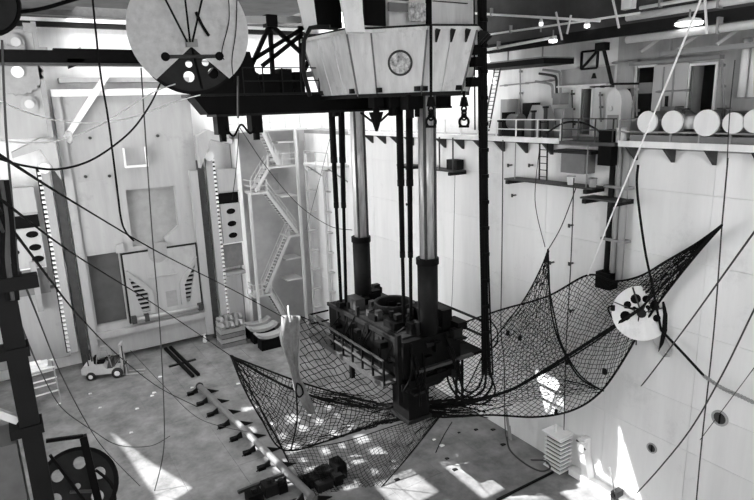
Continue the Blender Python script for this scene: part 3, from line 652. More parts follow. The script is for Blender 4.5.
a = on(1, BY-.6, 226, 128); b = on(1, BY-.6, 256, 126); MB().tube(spline([a, a+V((.3, 0, -.35)), (a+b)/2+Z*.1, b-V((.3, 0, .3)), b]), .05, 5).build('hose', 'black', t)
# truss on the beam
t = thing('truss_frame', 'black braced truss standing on the heavy beam left of hopper', 'truss', (-12.2, BY, 20.7))
def tp(px, py): return on(1, BY, px, py)
for (a, b) in (((270, 24), (238, 96)), ((270, 24), (274, 98)), ((270, 24), (309, 60)), ((303, 28), (246, 64)), ((246, 64), (276, 98)), ((300, 26), (303, 96)), ((309, 60), (292, 98)), ((262, 66), (300, 36))):
    MB().bar(tp(*a), tp(*b), .17, .17).build('truss_member', 'black', t)
MB().bar(tp(240, 20), tp(300, 20), .28, .3).build('top_chord', 'greywall', t)
p = tp(270, 20); MB().box(p.x-.25, p.x+.25, BY-.25, BY+.25, p.z-.3, p.z+.2).build('top_block', 'black', t)
t = thing('beam_machinery', 'black machinery cluster behind a railing on the heavy beam', 'machinery', (-12, BY, 20.7))
for (px0, px1, py0) in ((240, 252, 72), (262, 278, 74), (280, 290, 69), (295, 302, 72)):
    a = tp(px0, 96); b = tp(px1, py0); MB().box(a.x, b.x, BY-.2, BY+.6, 20.7, b.z).build('machine_block', 'black', t)
for k in range(4): p = tp(246, 76+k*6); MB().cyl((p.x-.45, BY-.3, p.z), (p.x+.45, BY-.3, p.z), .11, n=8).build('coil', 'dark', t)
t = thing('beam_railing', 'thin black railing on top of the heavy beam', 'railing', (-12, BY-.7, 20.7))
for zz in (21.2, 21.75): MB().bar((-14, BY-.7, zz), (-10.4, BY-.7, zz), .05).build('rail', 'dark', t)
for k in range(5): MB().bar((-14+k*.9, BY-.7, 20.7), (-14+k*.9, BY-.7, 21.75), .05).build('rail_post', 'dark', t)

# hopper house
t = thing('hopper_house', 'pale tapered steel hopper with round porthole hung above legs', 'hopper', (-7, -27, 20.35))
topq = [V((-10.9, -25.2, 22.95)), V((-10.4, -28.4, 23.0)), V((-9.45, -28.8, 23.0)), V((-7.75, -30.4, 23.0)), V((-5.65, -31.05, 23.0)), V((-3.4, -29.0, 23)), V((-3.4, -25, 23)), V((-6, -23.6, 23)), V((-9.6, -23.8, 23))]
cen = V((-7.2, -27.1, 0))
botq = [V((cen.x+(q.x-cen.x)*.82, cen.y+(q.y-cen.y)*.82, 20.42)) for q in topq]
N = 9
for i in range(N):
    a, b, c, d = botq[i], botq[(i+1) % N], topq[(i+1) % N], topq[i]
    n = (b-a).cross(d-a).normalized()
    if n.dot((a+b)/2-V((cen.x, cen.y, 20.4))) < 0: n = -n
    o = MB().hull_prism([a, b, c, d], [q-n*.1 for q in (a, b, c, d)]).build('side_panel', 'house', t)
    L = (b-a).length
    for k in range(1, int(L/.7)):
        q = k/int(L/.7) if int(L/.7) else .5
        if i == 2: continue
        MB().bar(a+(b-a)*q+n*.02, d+(c-d)*q+n*.02, .045, .04).build('stiffener', 'house', o)
    MB().bar(a, b, .16, .16).build('bottom_rim', 'dark', o); MB().bar(d, c, .16, .14).build('top_rim', 'house', o)
    MB().bar(a+n*.02, d+n*.02, .06, .06).build('corner_seam', 'midgrey', o)
    if i in (0, 2, 3):
        for q in (.06, .92): z = a+(b-a)*q+(d-a)*.09+n*.05; MB().box(z.x-.1, z.x+.1, z.y-.1, z.y+.1, z.z-.1, z.z+.1).build('lug', 'dark', o)
    if i == 2:
        c0 = (a+b)/2*.5+(c+d)/2*.5+(b-a).normalized()*.05
        MB().cyl(c0, c0+n*.04, .48, n=28).build('porthole_glass', 'mottle', o); MB().ring(c0+n*.03, n, .48, .05, 28, 6).build('porthole_ring', 'steel', o)
    if i in (3, 4):
        for q in (.15, .45, .75): s_ = d+(c-d)*q; MB().plate([(0, 0), (.45, 0), (0, -.55)], [], s_+n*.02, n, Z, (b-a).normalized()*.08).build('gusset', 'dark', o)
MB().hull_prism(botq, [q+Z*.06 for q in botq]).build('floor_plate', 'dark', t)
MB().hull_prism([q+Z*.05 for q in topq], [q+Z*.16 for q in topq]).build('top_deck', 'dark', t)
# upper cabin on the hopper
for (px0, px1, bx0, bx1) in ((297, 315, 305, 318), (341, 363, 347, 365)):
    f0 = pd(23.5 if px0 > 320 else 25.5, bx0, 32); f1 = pd(23.5 if px0 > 320 else 25.5, bx1, 32); g0 = pd(23.5 if px0 > 320 else 25.5, px0-3, -14); g1 = pd(23.5 if px0 > 320 else 25.5, px1-3, -14)
    s_ = V((.3, .6, 0)); MB().hull_prism([f0, f1, f1+s_, f0+s_], [g0, g1, g1+s_, g0+s_]).build('upright', 'white', t)
cab = MB().hull_prism([V((-8.6, -28.9, 23.1)), V((-7.4, -29.9, 23.1)), V((-4.6, -29.7, 23.1)), V((-4.0, -26, 23.1)), V((-8, -25, 23.1))], [V((-8.6, -28.9, 25.2)), V((-7.4, -29.9, 25.2)), V((-4.6, -29.7, 25.2)), V((-4.0, -26, 25.2)), V((-8, -25, 25.2))]).build('cabin', 'house', t)
for (px0, py0, px1, py1, m_, nm) in ((364, -2, 386, 26, 'black', 'cabin_opening'), (389, 2, 408, 12, 'midgrey', 'cabin_band'), (410, 2, 426, 22, 'mottle', 'cabin_poster'), (427, -3, 432, 26, 'black', 'cabin_gap'), (434, 1, 468, 3, 'dark', 'cabin_strip'), (389, -1, 409, 0, 'dark', 'cabin_strip')):
    D = 24.6 if px0 < 420 else 24.9
    Yp = -30.0; a = on(1, Yp, px0, py0); b = on(1, Yp, px1, py1)
    MB().box(a.x, b.x, Yp, Yp+.12, b.z, a.z).build(nm, m_, cab)
a = on(1, -28, 318, 34); b = on(1, -28, 342, -8); MB().box(a.x, b.x, -27.9, -27.2, 23.2, b.z).build('dark_bay', 'black', t)
MB().tube([pd(25, 303, 70), pd(24.6, 304, 40), pd(24.4, 310, 28), pd(24.2, 318, 27), pd(24.0, 330, 27)], .09, 7).build('bent_pipe', 'dark', t)
MB().tube([pd(25, 303, 70), pd(25.3, 310, 96)], .09, 7).build('bent_pipe', 'dark', t)

# legs: chrome rods sliding in dark sleeves
LX = -6.46
for (ly, zt, lab) in ((-28.5, 20.4, 'nearer chrome docking leg sliding into a black sleeve'), (-22.2, 20.4, 'farther chrome docking leg sliding into a black sleeve')):
    t = thing('docking_leg', lab, 'leg', (LX, ly, 8.9), 'docking legs')
    MB().cyl((LX, ly, 12.6), (LX, ly, zt), .37, n=28).build('chrome_rod', 'chrome', t, smooth=True)
    for dx, r in ((-.3, .07), (.28, .07)): MB().cyl((LX+dx, ly-.3, 12.6), (LX+dx, ly-.3, zt), r, n=8).build('guide_rod', 'steel', t)
    MB().cyl((LX, ly, 8.9), (LX, ly, 12.5), .5, n=28).build('sleeve', 'dark', t, smooth=True)
    MB().lathe([(.38, 12.75), (.56, 12.75), (.56, 12.45), (.5, 12.45)], (LX, ly, 0), Z, 28).build('collar', 'black', t)
# pipe strings in pairs
for i, (px0, px1, D, z1, lab) in enumerate(((331, 341, 31.0, 8.9, 'black tapered pipe string, left of the first pair'), (341, 346, 31.4, 8.9, 'black tapered pipe string, right of the first pair'), (399, 404, 27.6, 8.9, 'black tapered pipe string, left of the middle pair'), (409, 411, 28.0, 8.9, 'black tapered pipe string, right of the middle pair'))):
    a = pd(D, px0, 100 if i < 2 else 97); b = pd(D, px1, 302 if i < 2 else 322)
    t = thing('pipe_string', lab, 'pipe', b, 'pipe strings')
    cuts = (0, .28, .5, 1) if i < 2 else (0, .36, .68, 1)
    rs = (.17, .13, .09)
    for k in range(3): MB().cyl(a+(b-a)*cuts[k], a+(b-a)*cuts[k+1], rs[k], n=10).build('pipe_section', 'black', t, smooth=True)
    for k in (1, 2): c = a+(b-a)*cuts[k]; MB().cyl(c+Z*.15, c-Z*.15, rs[k-1]*1.06, n=10).build('coupling', 'black', t)
    MB().cyl(a+Z*.3, a-Z*.5, .32, n=10).build('top_clamp', 'black', t)
t = thing('underside_clutter', 'dark clamps and blocks hanging under the hopper floor', 'machinery', (-7.5, -26.5, 19.2))
for (px, py, D, s) in ((336, 104, 30, .35), (376, 102, 27, .25), (392, 102, 27, .3), (410, 104, 26.5, .3), (417, 103, 27.0, .2)):
    p = pd(D, px, py); MB().box(p.x-s, p.x+s, p.y-s, p.y+s, p.z-.25, 20.4).build('clamp_block', 'black', t)
    MB().cyl(p-Z*.6, p, s*.6, n=10).build('clamp_socket', 'black', t)
p = pd(27, 376, 112); MB().cyl(p-Z*.85, p, .06, .34, n=8).build('spike_cone', 'black', t)
for s in (-1, 1): MB().bar(p-Z*.55, p+V((s*.8, 0, 0)), .08).build('spike_arm', 'dark', t)

# ------------------------------------------------------------------ big hung sheave at upper left
sp = on(1, -26, 189, 31); n_, u_, v_ = plane_frame((-.22, -.97, -.02))
t = thing('guarded_sheave', 'huge grey guard disc with dark pierced wheel at upper left', 'sheave', sp)
R_ = 2.3
K = .81
a0, a1 = math.radians(-52.5), math.radians(232)
out = [(.03, -.58)]+[(R_*math.cos(a0+(a1-a0)*k/48), R_*math.sin(a0+(a1-a0)*k/48)) for k in range(49)]
MB().plate(out, [], sp, u_, v_, n_*.07).build('guard_plate', 'sheave', t)
wh = sp-n_*.42+v_*-.36
hs = [(x*K, y*K+.3, r*K) for x, y, r in [(-.15, -1.45, .17), (.65, -1.38, .18), (-.2, -2.05, .27), (1.0, -1.9, .27), (1.6, -.6, .25), (-1.5, -.6, .25), (0, 1.6, .3)]]
MB().plate(circle(0, 0, 1.98, 56), [circle(x, y, r, 14) for x, y, r in hs], wh, u_, v_, n_*.25).build('wheel', 'dark', t)
MB().lathe([(1.98, -.02), (2.06, -.02), (1.99, .12), (2.06, .28), (1.94, .28)], wh, n_, 56).build('wheel_flange', 'black', t)
MB().bar(sp+u_*.05-v_*.58+n_*-.1, wh+u_*.3-v_*1.85+n_*.27, .09, .06).build('wheel_rib', 'black', t)
a = sp-u_*.99-v_*.97+n_*.12; b = sp+u_*1.07-v_*.96+n_*.12
MB().cyl(a, b, .07, n=8).build('cross_bar', 'steel', t)
for q in (a, b): MB().cyl(q-n_*.1, q+n_*.1, .17, n=12).build('bar_knob', 'black', t)
MB().box(sp.x-.22, sp.x+.2, sp.y-.35, sp.y-.1, sp.z-.62, sp.z-.32).build('clevis', 'grey', t)
for (px, lab) in ((160, 'left'), (183, 'middle'), (203, 'right')):
    tag(MB().tube([pd(25.0, px+3*(px-183)/20, -18), pd(24.9, 190+(px-183)*.12, 42)], .04, 5).build('hoist_cable', 'rope'), '%s of three hoist cables converging on the grey guard disc' % lab, 'cable')
for i, (pts, lab) in enumerate((([(228, -8), (229, 20), (222, 50), (224, 60)], 'thin wire hanging down the guard disc, left one'), ([(237, -8), (236, 30), (232, 60), (234, 82)], 'thin wire hanging down the guard disc, right one'), ([(196, 12), (202, 25), (209, 36)], 'short black strap end lying on the guard disc'))):
    tag(MB().tube(spline([(lambda q: on(1, -26.22-.226*(q.x-sp.x), *p))(on(1, -26.2, *p)) for p in pts]), .02 if i < 2 else .06, 5).build('loose_wire', 'rope'), lab, 'wire')
tag(MB().tube([pd(24.9, 238, 76), pd(24.9, 238, 118)], .04, 5).build('drop_wire', 'grey_rope'), 'pale wire dropping from the right tip of the guard disc', 'wire')
t = thing('sheave_frame', 'black mount below the guard disc on the beam end', 'frame', on(1, BY, 195, 112))
a = on(1, BY-.3, 190, 95)
MB().plate([(a.x, 20.7), (a.x+3.0, 20.7), (a.x+2.6, 22.4), (a.x+1.6, 22.4)], [], (0, BY-.7, 0), X, Z, (0, .35, 0)).build('mount_plate', 'black', t)
# second, cut-off sheave at the top left corner
p = on(1, -27, -17, 2); t = thing('corner_sheave', 'dark sheave disc cut off at the top left corner', 'sheave', p)
MB().cyl(p, p+V((0, .3, 0)), 1.0, n=36).build('wheel', 'dark', t); MB().ring(p, Y, 1.0, .07, 36, 6).build('wheel_rim', 'black', t); MB().cyl(p-V((0, .15, 0)), p, .35, n=14).build('hub', 'black', t)
tag(MB().tube(spline([on(1, -27, 20, 12), on(1, -27, 45, 8), on(1, -27, 82, -3)]), .07, 6).build('thick_hose', 'black'), 'black hose running from the corner sheave off the top', 'hose')

# ------------------------------------------------------------------ the suspended platform
t = thing('capture_platform', 'black suspended work platform between the docking legs', 'platform', (LX, -25.2, 3.9))
hb = MB().plate([(-29.0, 7.0), (-21.3, 7.0), (-21.3, 8.9), (-29.0, 8.9)], [], (-8.3, 0, 0), Y, Z, (3.5, 0, 0)).build('hull', 'black', t)
MB().box(-8.1, -5.0, -28.6, -21.8, 8.9, 9.0).build('deck_plate', 'dark', t)
for yy in (-28.2, -26.8, -24.0, -22.4): MB().box(-8.36, -8.3, yy-.08, yy+.08, 7.0, 8.9).build('hull_rib', 'dark', t)
MB().box(-8.42, -8.3, -29.0, -21.3, 8.75, 8.95).build('hull_edge', 'dark', t)
MB().hull_prism([V((-7.6, -28.3, 5.75)), V((-5.6, -28.3, 5.75)), V((-5.6, -25.6, 5.75)), V((-7.6, -25.6, 5.75))], [V((-8.5, -29.1, 7)), V((-4.9, -29.1, 7)), V((-4.9, -24.6, 7)), V((-8.5, -24.6, 7))]).build('tapered_skirt', 'black', t)
MB().box(-8.6, -4.8, -29.2, -24.4, 6.55, 6.9).build('skirt_flange', 'black', t)
MB().box(-7.4, -6.1, -28.0, -26.5, 4.0, 5.8).build('foot_block', 'black', t)
MB().box(-7.5, -6.0, -28.1, -26.4, 3.85, 4.05).build('foot_plate', 'dark', t)
rg = on(0, LX, 393, 300)
MB().lathe([(.98, .55), (1.05, .55), (1.05, 0), (.9, 0), (.9, .5), (.98, .55)], (LX, rg.y, 9.15), Z, 32).build('ring_collar', 'dark', t)
MB().lathe([(1.2, .0), (1.25, .3), (1.05, .35)], (LX, rg.y, 8.95), Z, 32).build('ring_base', 'steel', t)
for k in range(9):
    a = 2*math.pi*k/9; MB().box(LX+1.3*math.cos(a)-.15, LX+1.3*math.cos(a)+.15, rg.y+1.3*math.sin(a)-.15, rg.y+1.3*math.sin(a)+.15, 8.95, 9.35+.2*(k % 2)).build('ring_lug', 'steel', t)
MB().box(-7.9, -7.3, -23.8, -22.7, 9.0, 9.6).build('pump_box', 'steel', t)
for (x0, x1, y0, y1, z1) in ((-5.7, -5.1, -28.7, -27.6, 9.9), (-5.2, -4.6, -29.3, -28.3, 9.3), (-7.9, -7.2, -27.6, -26.6, 9.35), (-6.0, -5.3, -27.2, -26.2, 9.6), (-8.0, -7.5, -25.9, -25.2, 9.3)): MB().box(x0, x1, y0, y1, 8.9, z1).build('equipment_block', 'black', t)
# catwalk along the left side with two rails
MB().box(-9.3, -8.3, -28.7, -20.6, 6.85, 6.95).build('catwalk', 'steel', t)
MB().box(-9.36, -9.28, -28.7, -20.6, 6.75, 7.02).build('catwalk_edge', 'steel', t)
for zz in (7.55, 8.15): MB().bar((-9.3, -28.7, zz), (-9.3, -20.6, zz), .09).build('rail', 'steel', t)
for k in range(6): yy = -28.7+k*1.0; MB().bar((-9.3, yy, 6.9), (-9.3, yy, 8.15), .09).build('rail_post', 'black', t)
for zz in (7.55, 8.15): MB().bar((-9.3, -20.6, zz), (-8.0, -20.6, zz), .08).build('rail', 'black', t)
MB().bar((-9.2, -25.4, 6.9), (-9.2, -25.4, 6.0), .22).build('catwalk_leg', 'black', t); MB().bar((-8.6, -28.95, 5.9), (-8.6, -28.95, 9.4), .24).build('corner_post', 'black', t)
MB().bar((-9.2, -27.8, 6.8), (-8.2, -26.6, 5.9), .14).build('catwalk_brace', 'black', t)
# right-hand deck
MB().box(-4.8, -3.4, -29.2, -26.6, 7.25, 7.4).build('side_deck', 'black', t)
for zz in (8.2, 9.0): MB().bar((-3.45, -29.2, zz), (-3.45, -25.4, zz+.0), .1).build('rail', 'black', t)
for yy in (-29.2, -26.0): MB().bar((-3.45, yy, 7.3), (-3.45, yy, 9.0), .1).build('rail_post', 'black', t)
MB().box(-7.8, -4.2, -29.35, -29.15, 7.3, 7.45).build('front_ledge', 'steel', t)
for xx in (-4.9, -4.5): MB().bar((xx, -28.8, 4.6), (xx, -28.8, 7.2), .1).build('drop_pipe', 'black', t)
for k in range(5):
    a = V((-8.0+.5*k, -27.9+.6*k, 9.0)); MB().tube(spline([a, a+V((.3, -.3, .35)), a+V((.8, .2, .3)), a+V((1.0, .6, 0))]), .05, 5).build('hose_loop', 'black', t)

rs = random.Random(3)
for k in range(34):
    x = rs.uniform(-8.2, -4.9); y = rs.uniform(-28.8, -21.6); h = rs.uniform(.12, .7); w_ = rs.uniform(.08, .3)
    if k % 3: MB().box(x-w_, x+w_, y-w_*.8, y+w_*.8, 8.95, 8.95+h).build('deck_fitting', ('black', 'dark', 'dark', 'black')[k % 4], t)
    else: MB().cyl((x, y, 8.95), (x, y, 9.0+h), w_*.7, n=8).build('deck_fitting', ('dark', 'black')[k % 2], t)
for k in range(26):
    if k % 2: y = rs.uniform(-28.8, -21.6); z = rs.uniform(7.1, 8.6); MB().box(-8.3-rs.uniform(.1, .5), -8.3, y-rs.uniform(.1, .5), y+.2, z, z+rs.uniform(.1, .5)).build('hull_fitting', ('black', 'dark', 'black')[k % 3], t)
    else: x = rs.uniform(-8.2, -4.9); z = rs.uniform(6.0, 8.6); MB().box(x-.2, x+rs.uniform(.1, .6), -29.0-rs.uniform(.1, .4), -29.0, z, z+rs.uniform(.1, .5)).build('hull_fitting', ('black', 'dark', 'black')[k % 3], t)
for k in range(9):
    y = rs.uniform(-28.5, -22.5); a = V((-8.4, y, rs.uniform(8.2, 9.1))); b = V((-8.5, y+rs.uniform(-1.4, 1.4), rs.uniform(7.0, 7.8)))
    MB().tube(spline([a, a.lerp(b, .5)+V((-.3, 0, -.3)), b]), .05, 5).build('side_hose', 'black', t)
for k in range(8):
    x = rs.uniform(-8.0, -4.8); a = V((x, -29.1, rs.uniform(8.0, 9.0))); b = V((x+rs.uniform(-.8, .8), -29.2, rs.uniform(5.4, 6.8)))
    MB().tube(spline([a, a.lerp(b, .5)+V((0, -.3, -.3)), b]), .055, 5).build('front_hose', 'black', t)

# hooks under the hopper
def shackle(px, y0, y1, D, lab):
    t = thing('hook_shackle', lab, 'shackle', pd(D, px, y1))
    MB().tube([pd(D, px, y0), pd(D, px, 100 if px < 450 else 100)], .06, 6).build('hanger_cable', 'black', t)
    c = pd(D, px, 104); MB().cyl(c+Z*.3, c-Z*.1, .12, .2, n=8).build('socket', 'black', t)
    for k in range(3):
        c = pd(D, px, 109+k*4); MB().ring(c, X if k % 2 else Y, .13, .045, 12, 6).build('chain_link', 'black', t)
    c = pd(D, px, 122); pts = [c+rt*(.2*math.cos(a))+Z*(.22*math.sin(a)) for a in [math.radians(d) for d in range(-60, 241, 20)]]
    MB().tube(pts, .06, 6).build('bow', 'black', t)
    MB().bar(pts[0]+rt*.12, pts[-1]-rt*.12, .1).build('shackle_pin', 'black', t)
shackle(431, 25, 127, 25.55, 'black chain and shackle hanging before the nearer leg')
shackle(464, 91, 127, 26.7, 'black shackle hanging right of the hopper')

# thick umbilical bundle at right of platform
t = thing('umbilical_bundle', 'thick black cable bundle hanging right of the hopper', 'cables', pd(28.5, 486, 400))
for k, (dx, r) in enumerate(((0, .1), (2.6, .09), (-2.2, .07), (4.6, .045))):
    MB().tube(spline([pd(28.3, 481+dx, -15), pd(28.3, 482+dx, 100), pd(28.3, 483+dx, 220), pd(28.3, 484+dx+(k-1)*.5, 300), pd(28.3, 486+dx*1.5, 375)]), r, 6).build('cable', 'black', t)
for py in range(20, 370, 26): p = pd(28.3, 482+py/100+1, py); MB().cyl(p-Z*.08, p+Z*.08, .2, n=8).build('cable_tie', 'black', t)
for i, (pts, r) in enumerate((([(486, 370), (484, 388), (472, 397), (459, 392), (452, 372), (454, 350)], .06), ([(488, 365), (492, 385), (478, 401), (460, 398), (448, 380), (447, 352)], .06), ([(484, 350), (496, 345), (497, 330), (488, 318)], .035), ([(490, 375), (495, 392), (482, 404), (462, 402)], .05), ([(484, 372), (478, 388), (468, 392), (461, 384), (458, 360)], .05))):
    MB().tube(spline([pd(28.2-.1*i, *p) for p in pts]), r, 6).build('cable_loop', 'black', t)
t = thing('side_cables', 'thin black cables with clamps beside the hopper right edge', 'cables', pd(27, 478, 80))
for px in (474, 478): MB().tube([pd(27, px, -10), pd(27, px+1, 130)], .035, 5).build('cable', 'black', t)
for (px, py) in ((472, 82), (476, 62), (474, 50)): p = pd(27, px, py); MB().box(p.x-.2, p.x+.2, p.y-.2, p.y+.2, p.z-.2, p.z+.2).build('clamp', 'black', t)

# ------------------------------------------------------------------ the net
def Dn(px):
    T = ((225, 31.5), (400, 30.6), (548, 29.2), (600, 28.5), (640, 28.2), (725, 26.5))
    for (a, b), (c, d) in zip(T, T[1:]):
        if px <= c: return b+(d-b)*(px-a)/(c-a)
    return T[-1][1]
def curve(pts, n, dfun):
    q = spline([V((p[0], p[1], 0)) for p in pts], 10); L = [0]
    for a, b in zip(q, q[1:]): L.append(L[-1]+(b-a).length)
    out = []
    for i in range(n+1):
        s = L[-1]*i/n; k = 0
        while k < len(L)-2 and L[k+1] < s: k += 1
        t = (s-L[k])/max(1e-9, L[k+1]-L[k]); p = q[k].lerp(q[k+1], min(1, t)); out.append(pd(dfun(p.x, p.y), p.x, p.y))
    return out
def net_grid(e0, e1, nu, nv, dfun, bulge=0.0, jit=.03, bdir=(0, 0, -1)):
    a = curve(e0, nu, dfun); b = curve(e1, nu, dfun); G = []
    for i in range(nu+1):
        row = []
        for j in range(nv+1):
            q = j/nv; s = math.sin(math.pi*q)*math.sin(math.pi*i/nu)
            w_ = V((random.uniform(-jit, jit), random.uniform(-jit, jit), random.uniform(-jit, jit)))*(0 if j in (0, nv) else 1)
            w_ += V(bdir)*(bulge*s+.12*math.sin(i*.9)*math.sin(j*.7)*min(1, s*3)*(bulge > 0))
            row.append(a[i].lerp(b[i], q)+w_)
        G.append(row)
    return G
def net_panel(G, r, par, diamond=False, name='net_panel'):
    m_ = MB(); I = len(G); J = len(G[0])
    def e(p, q):
        d = q-p
        if d.length < .02: return
        a, b = perp(d); vs = [x_+(a*math.cos(t_)+b*math.sin(t_))*r for x_ in (p, q) for t_ in (0, 2.094, 4.189)]
        m_.add(vs, [(0, 1, 4, 3), (1, 2, 5, 4), (2, 0, 3, 5)])
    for i in range(I):
        for j in range(J):
            if diamond:
                if i+1 < I and j+1 < J:
                    if (i+j) % 2 == 0: e(G[i][j], G[i+1][j+1])
                    else: e(G[i+1][j], G[i][j+1])
            else:
                if i+1 < I: e(G[i][j], G[i+1][j])
                if j+1 < J: e(G[i][j], G[i][j+1])
    o = m_.build(name, 'net', par); o['kind'] = 'stuff'; return o
def edge(G_pts, r, par, name='edge_rope'): return MB().tube(G_pts, r, 5).build(name, 'rope', par)
dn = lambda x, y: Dn(x)
net = thing('rope_net', 'huge black rope net slung from platform foot to right wall', 'net', pd(30, 410, 415))
# main right sheet with its tail
top = [(432, 338), (455, 326), (500, 310), (548, 296), (588, 275), (614, 281), (640, 276), (668, 260), (697, 243), (722, 225)]
bot = [(398, 412), (440, 417), (490, 415), (535, 417), (570, 411), (596, 396), (617, 370), (652, 312), (690, 262), (722, 225)]
G = net_grid(top, bot, 120, 46, dn, bulge=.5, jit=.03, bdir=(.3, .8, -.5))
net_panel(G, .016, net, diamond=True); edge([g[0] for g in G], .05, net); edge([g[-1] for g in G], .055, net)
# gathered peak
G2 = net_grid([(548, 250), (540, 270), (525, 298), (505, 325), (485, 352), (468, 385), (450, 410)], [(548, 250), (549, 275), (550, 300), (554, 325), (563, 350), (580, 378), (604, 391)], 44, 22, lambda x, y: Dn(x)-.35, bulge=.3, jit=.05)
net_panel(G2, .016, net); edge([g[0] for g in G2], .035, net); edge([g[-1] for g in G2], .045, net)
# left tail
G3 = net_grid([(231, 356), (262, 368), (300, 382), (345, 395), (400, 408), (445, 412)], [(231, 356), (244, 388), (262, 420), (284, 450), (330, 440), (390, 420), (445, 414)], 56, 20, lambda x, y: Dn(x)-.3, bulge=.6, jit=.06)
net_panel(G3, .022, net); edge([g[0] for g in G3], .055, net); edge([g[-1] for g in G3], .05, net)
# wide-mesh part behind the platform
G4 = net_grid([(300, 316), (330, 328), (365, 338), (400, 338), (436, 338)], [(300, 380), (330, 390), (360, 400), (400, 410), (436, 414)], 28, 16, lambda x, y: Dn(x)+.5, bulge=.4, jit=.04)
net_panel(G4, .024, net, diamond=True); edge([g[0] for g in G4], .03, net)
# fine lower part hanging to the floor
G5 = net_grid([(284, 451), (320, 446), (350, 440), (400, 424), (442, 414)], [(310, 494), (330, 503), (362, 504), (400, 466), (442, 414)], 40, 20, lambda x, y: min(30.2, Dn(x)-.3)-max(0, y-430)*.038, bulge=.3, jit=.02)
net_panel(G5, .013, net); edge([g[-1] for g in G5], .04, net); edge([g[0] for g in G5], .025, net)
# gathering ropes
for pts, r, dd in (([(396, 412), (450, 404), (505, 392), (548, 368), (592, 340), (640, 309)], .085, -.5), ([(640, 309), (680, 268), (722, 225)], .05, -.3), ([(548, 254), (549, 285), (555, 318), (562, 345), (580, 375), (603, 391)], .04, -.6), ([(231, 356), (256, 400), (283, 450), (296, 478)], .05, -.4), ([(296, 390), (297, 420), (291, 450)], .05, -.5), ([(231, 356), (290, 388), (345, 404), (400, 410)], .07, -.5), ([(640, 309), (637, 330), (636, 345)], .03, -.3), ([(640, 309), (615, 307), (608, 308), (612, 318)], .04, -.3), ([(565, 380), (585, 385), (597, 390)], .03, -.5), ([(440, 408), (490, 398), (540, 375), (590, 345), (636, 312)], .04, -.45)):
    MB().tube(spline([pd(Dn(p[0])+dd, *p) for p in pts]), r, 5).build('gather_rope', 'rope', net)
# tangled heap of gathered netting at the foot of the platform
tm = MB()
for k in range(46):
    x0 = random.uniform(370, 440); y0 = random.uniform(403, 414); x1 = x0+random.uniform(20, 75); y1 = y0+random.uniform(-12, 8)
    tm.tube(spline([pd(random.uniform(29.2, 30.4), x0, y0), pd(random.uniform(29.0, 30.2), (x0+x1)/2, (y0+y1)/2+random.uniform(-5, 5)), pd(random.uniform(29.2, 30.2), x1, min(y1, 418))], 5), random.uniform(.02, .05), 4)
for k in range(26):
    x0 = random.uniform(300, 360); y0 = 388+(x0-300)*.2+random.uniform(-3, 8); x1 = x0+random.uniform(30, 60)
    tm.tube(spline([pd(30, x0, y0), pd(29.8, (x0+x1)/2, y0+random.uniform(3, 10)), pd(29.9, x1, y0+random.uniform(4, 12))], 5), random.uniform(.015, .035), 4)
o = tm.build('net_bundle', 'net', net); o['kind'] = 'stuff'
for px, py in ((508, 333), (520, 338), (613, 308), (605, 372), (567, 362), (556, 412), (604, 371)): p = pd(Dn(px)-.5, px, py); MB().cyl(p-Z*.12, p+Z*.12, .09, n=7).build('knot', 'rope', net)

# cloth rag hung on the net
t = thing('hanging_cloth', 'torn pale cloth hanging over the left part of the net', 'cloth', pd(29.8, 295, 400))
ci = [(281, 300, 316), (281, 300, 324), (279, 299, 335), (281, 299, 346), (285, 298, 356), (289, 299, 366), (291, 300, 376), (294, 307, 390), (301, 313, 403), (308, 316, 414)]
m_ = MB(); vs = []
for k, (xa, xb, y) in enumerate(ci):
    for j in range(9):
        q = j/8; vs.append(pd(29.7+.16*math.sin(j*2.1+k*.5)+.06*random.random(), xa+(xb-xa)*q+random.uniform(-.4, .4), y+random.uniform(-.8, .8)))
fs = [(k*9+j, k*9+j+1, (k+1)*9+j+1, (k+1)*9+j) for k in range(len(ci)-1) for j in range(8)]
o = m_.add(vs, fs).build('rag', 'cloth', t, smooth=True); sm = o.modifiers.new('thick', 'SOLIDIFY'); sm.thickness = .03
MB().tube([pd(29.6, 290, 322), pd(29.6, 288, 306)], .05, 6).build('toggle', 'pale_rope', t)
MB().tube(spline([pd(29.5, 297, 383), pd(29.5, 301, 386), pd(29.5, 303, 393), pd(29.5, 299, 397), pd(29.5, 296, 392), pd(29.5, 297, 383)]), .05, 5).build('shackle_loop', 'rope', t)

# ------------------------------------------------------------------ ropes and wires
def rope(pts, r, m_, lab, cat='rope', k=8):
    q = [pd(p[2], p[0], p[1]) for p in pts]
    return tag(MB().tube(spline(q, k) if len(q) > 2 else q, r, 5).build('rope' if cat == 'rope' else 'wire', m_), lab, cat)
rope([(703, -6, 21), (673, 68, 23), (646, 133, 25), (613, 212, 27.4), (588, 275, 28.5)], .035, 'pale_rope', 'white rope slanting down past the drums to the net')
rope([(638, 165, 26.8), (637, 190, 27), (644, 245, 27.4), (652, 285, 27.6), (661, 330, 27.8)], .055, 'rope', 'thick black rope hanging from stage past the sheave')
rope([(661, 330, 27.8), (680, 350, 27.2), (704, 376, 26.4)], .06, 'rope', 'black rope curving down right from the sheave')
rope([(728, 158, 26.6), (722, 225, 26.5)], .03, 'grey_rope', 'thin line holding the right tip of the net', 'wire')
rope([(722, 225, 26.5), (714, 330, 26.4), (702, 440, 26.3), (696, 505, 26.2)], .03, 'grey_rope', 'thin line falling from the right net tip to the floor', 'wire')
rope([(860, 95, 10), (758, 227, 18), (680, 335, 26), (634, 394, 29), (606, 412, 29.8)], .03, 'grey_rope', 'long thin line slanting across the grey wall to the net edge', 'wire')
rope([(850, 130, 11), (760, 298, 20), (722, 375, 23), (690, 430, 25), (658, 470, 27), (637, 493, 28)], .03, 'grey_rope', 'thin dark line sagging down to the cleat at lower right', 'wire')
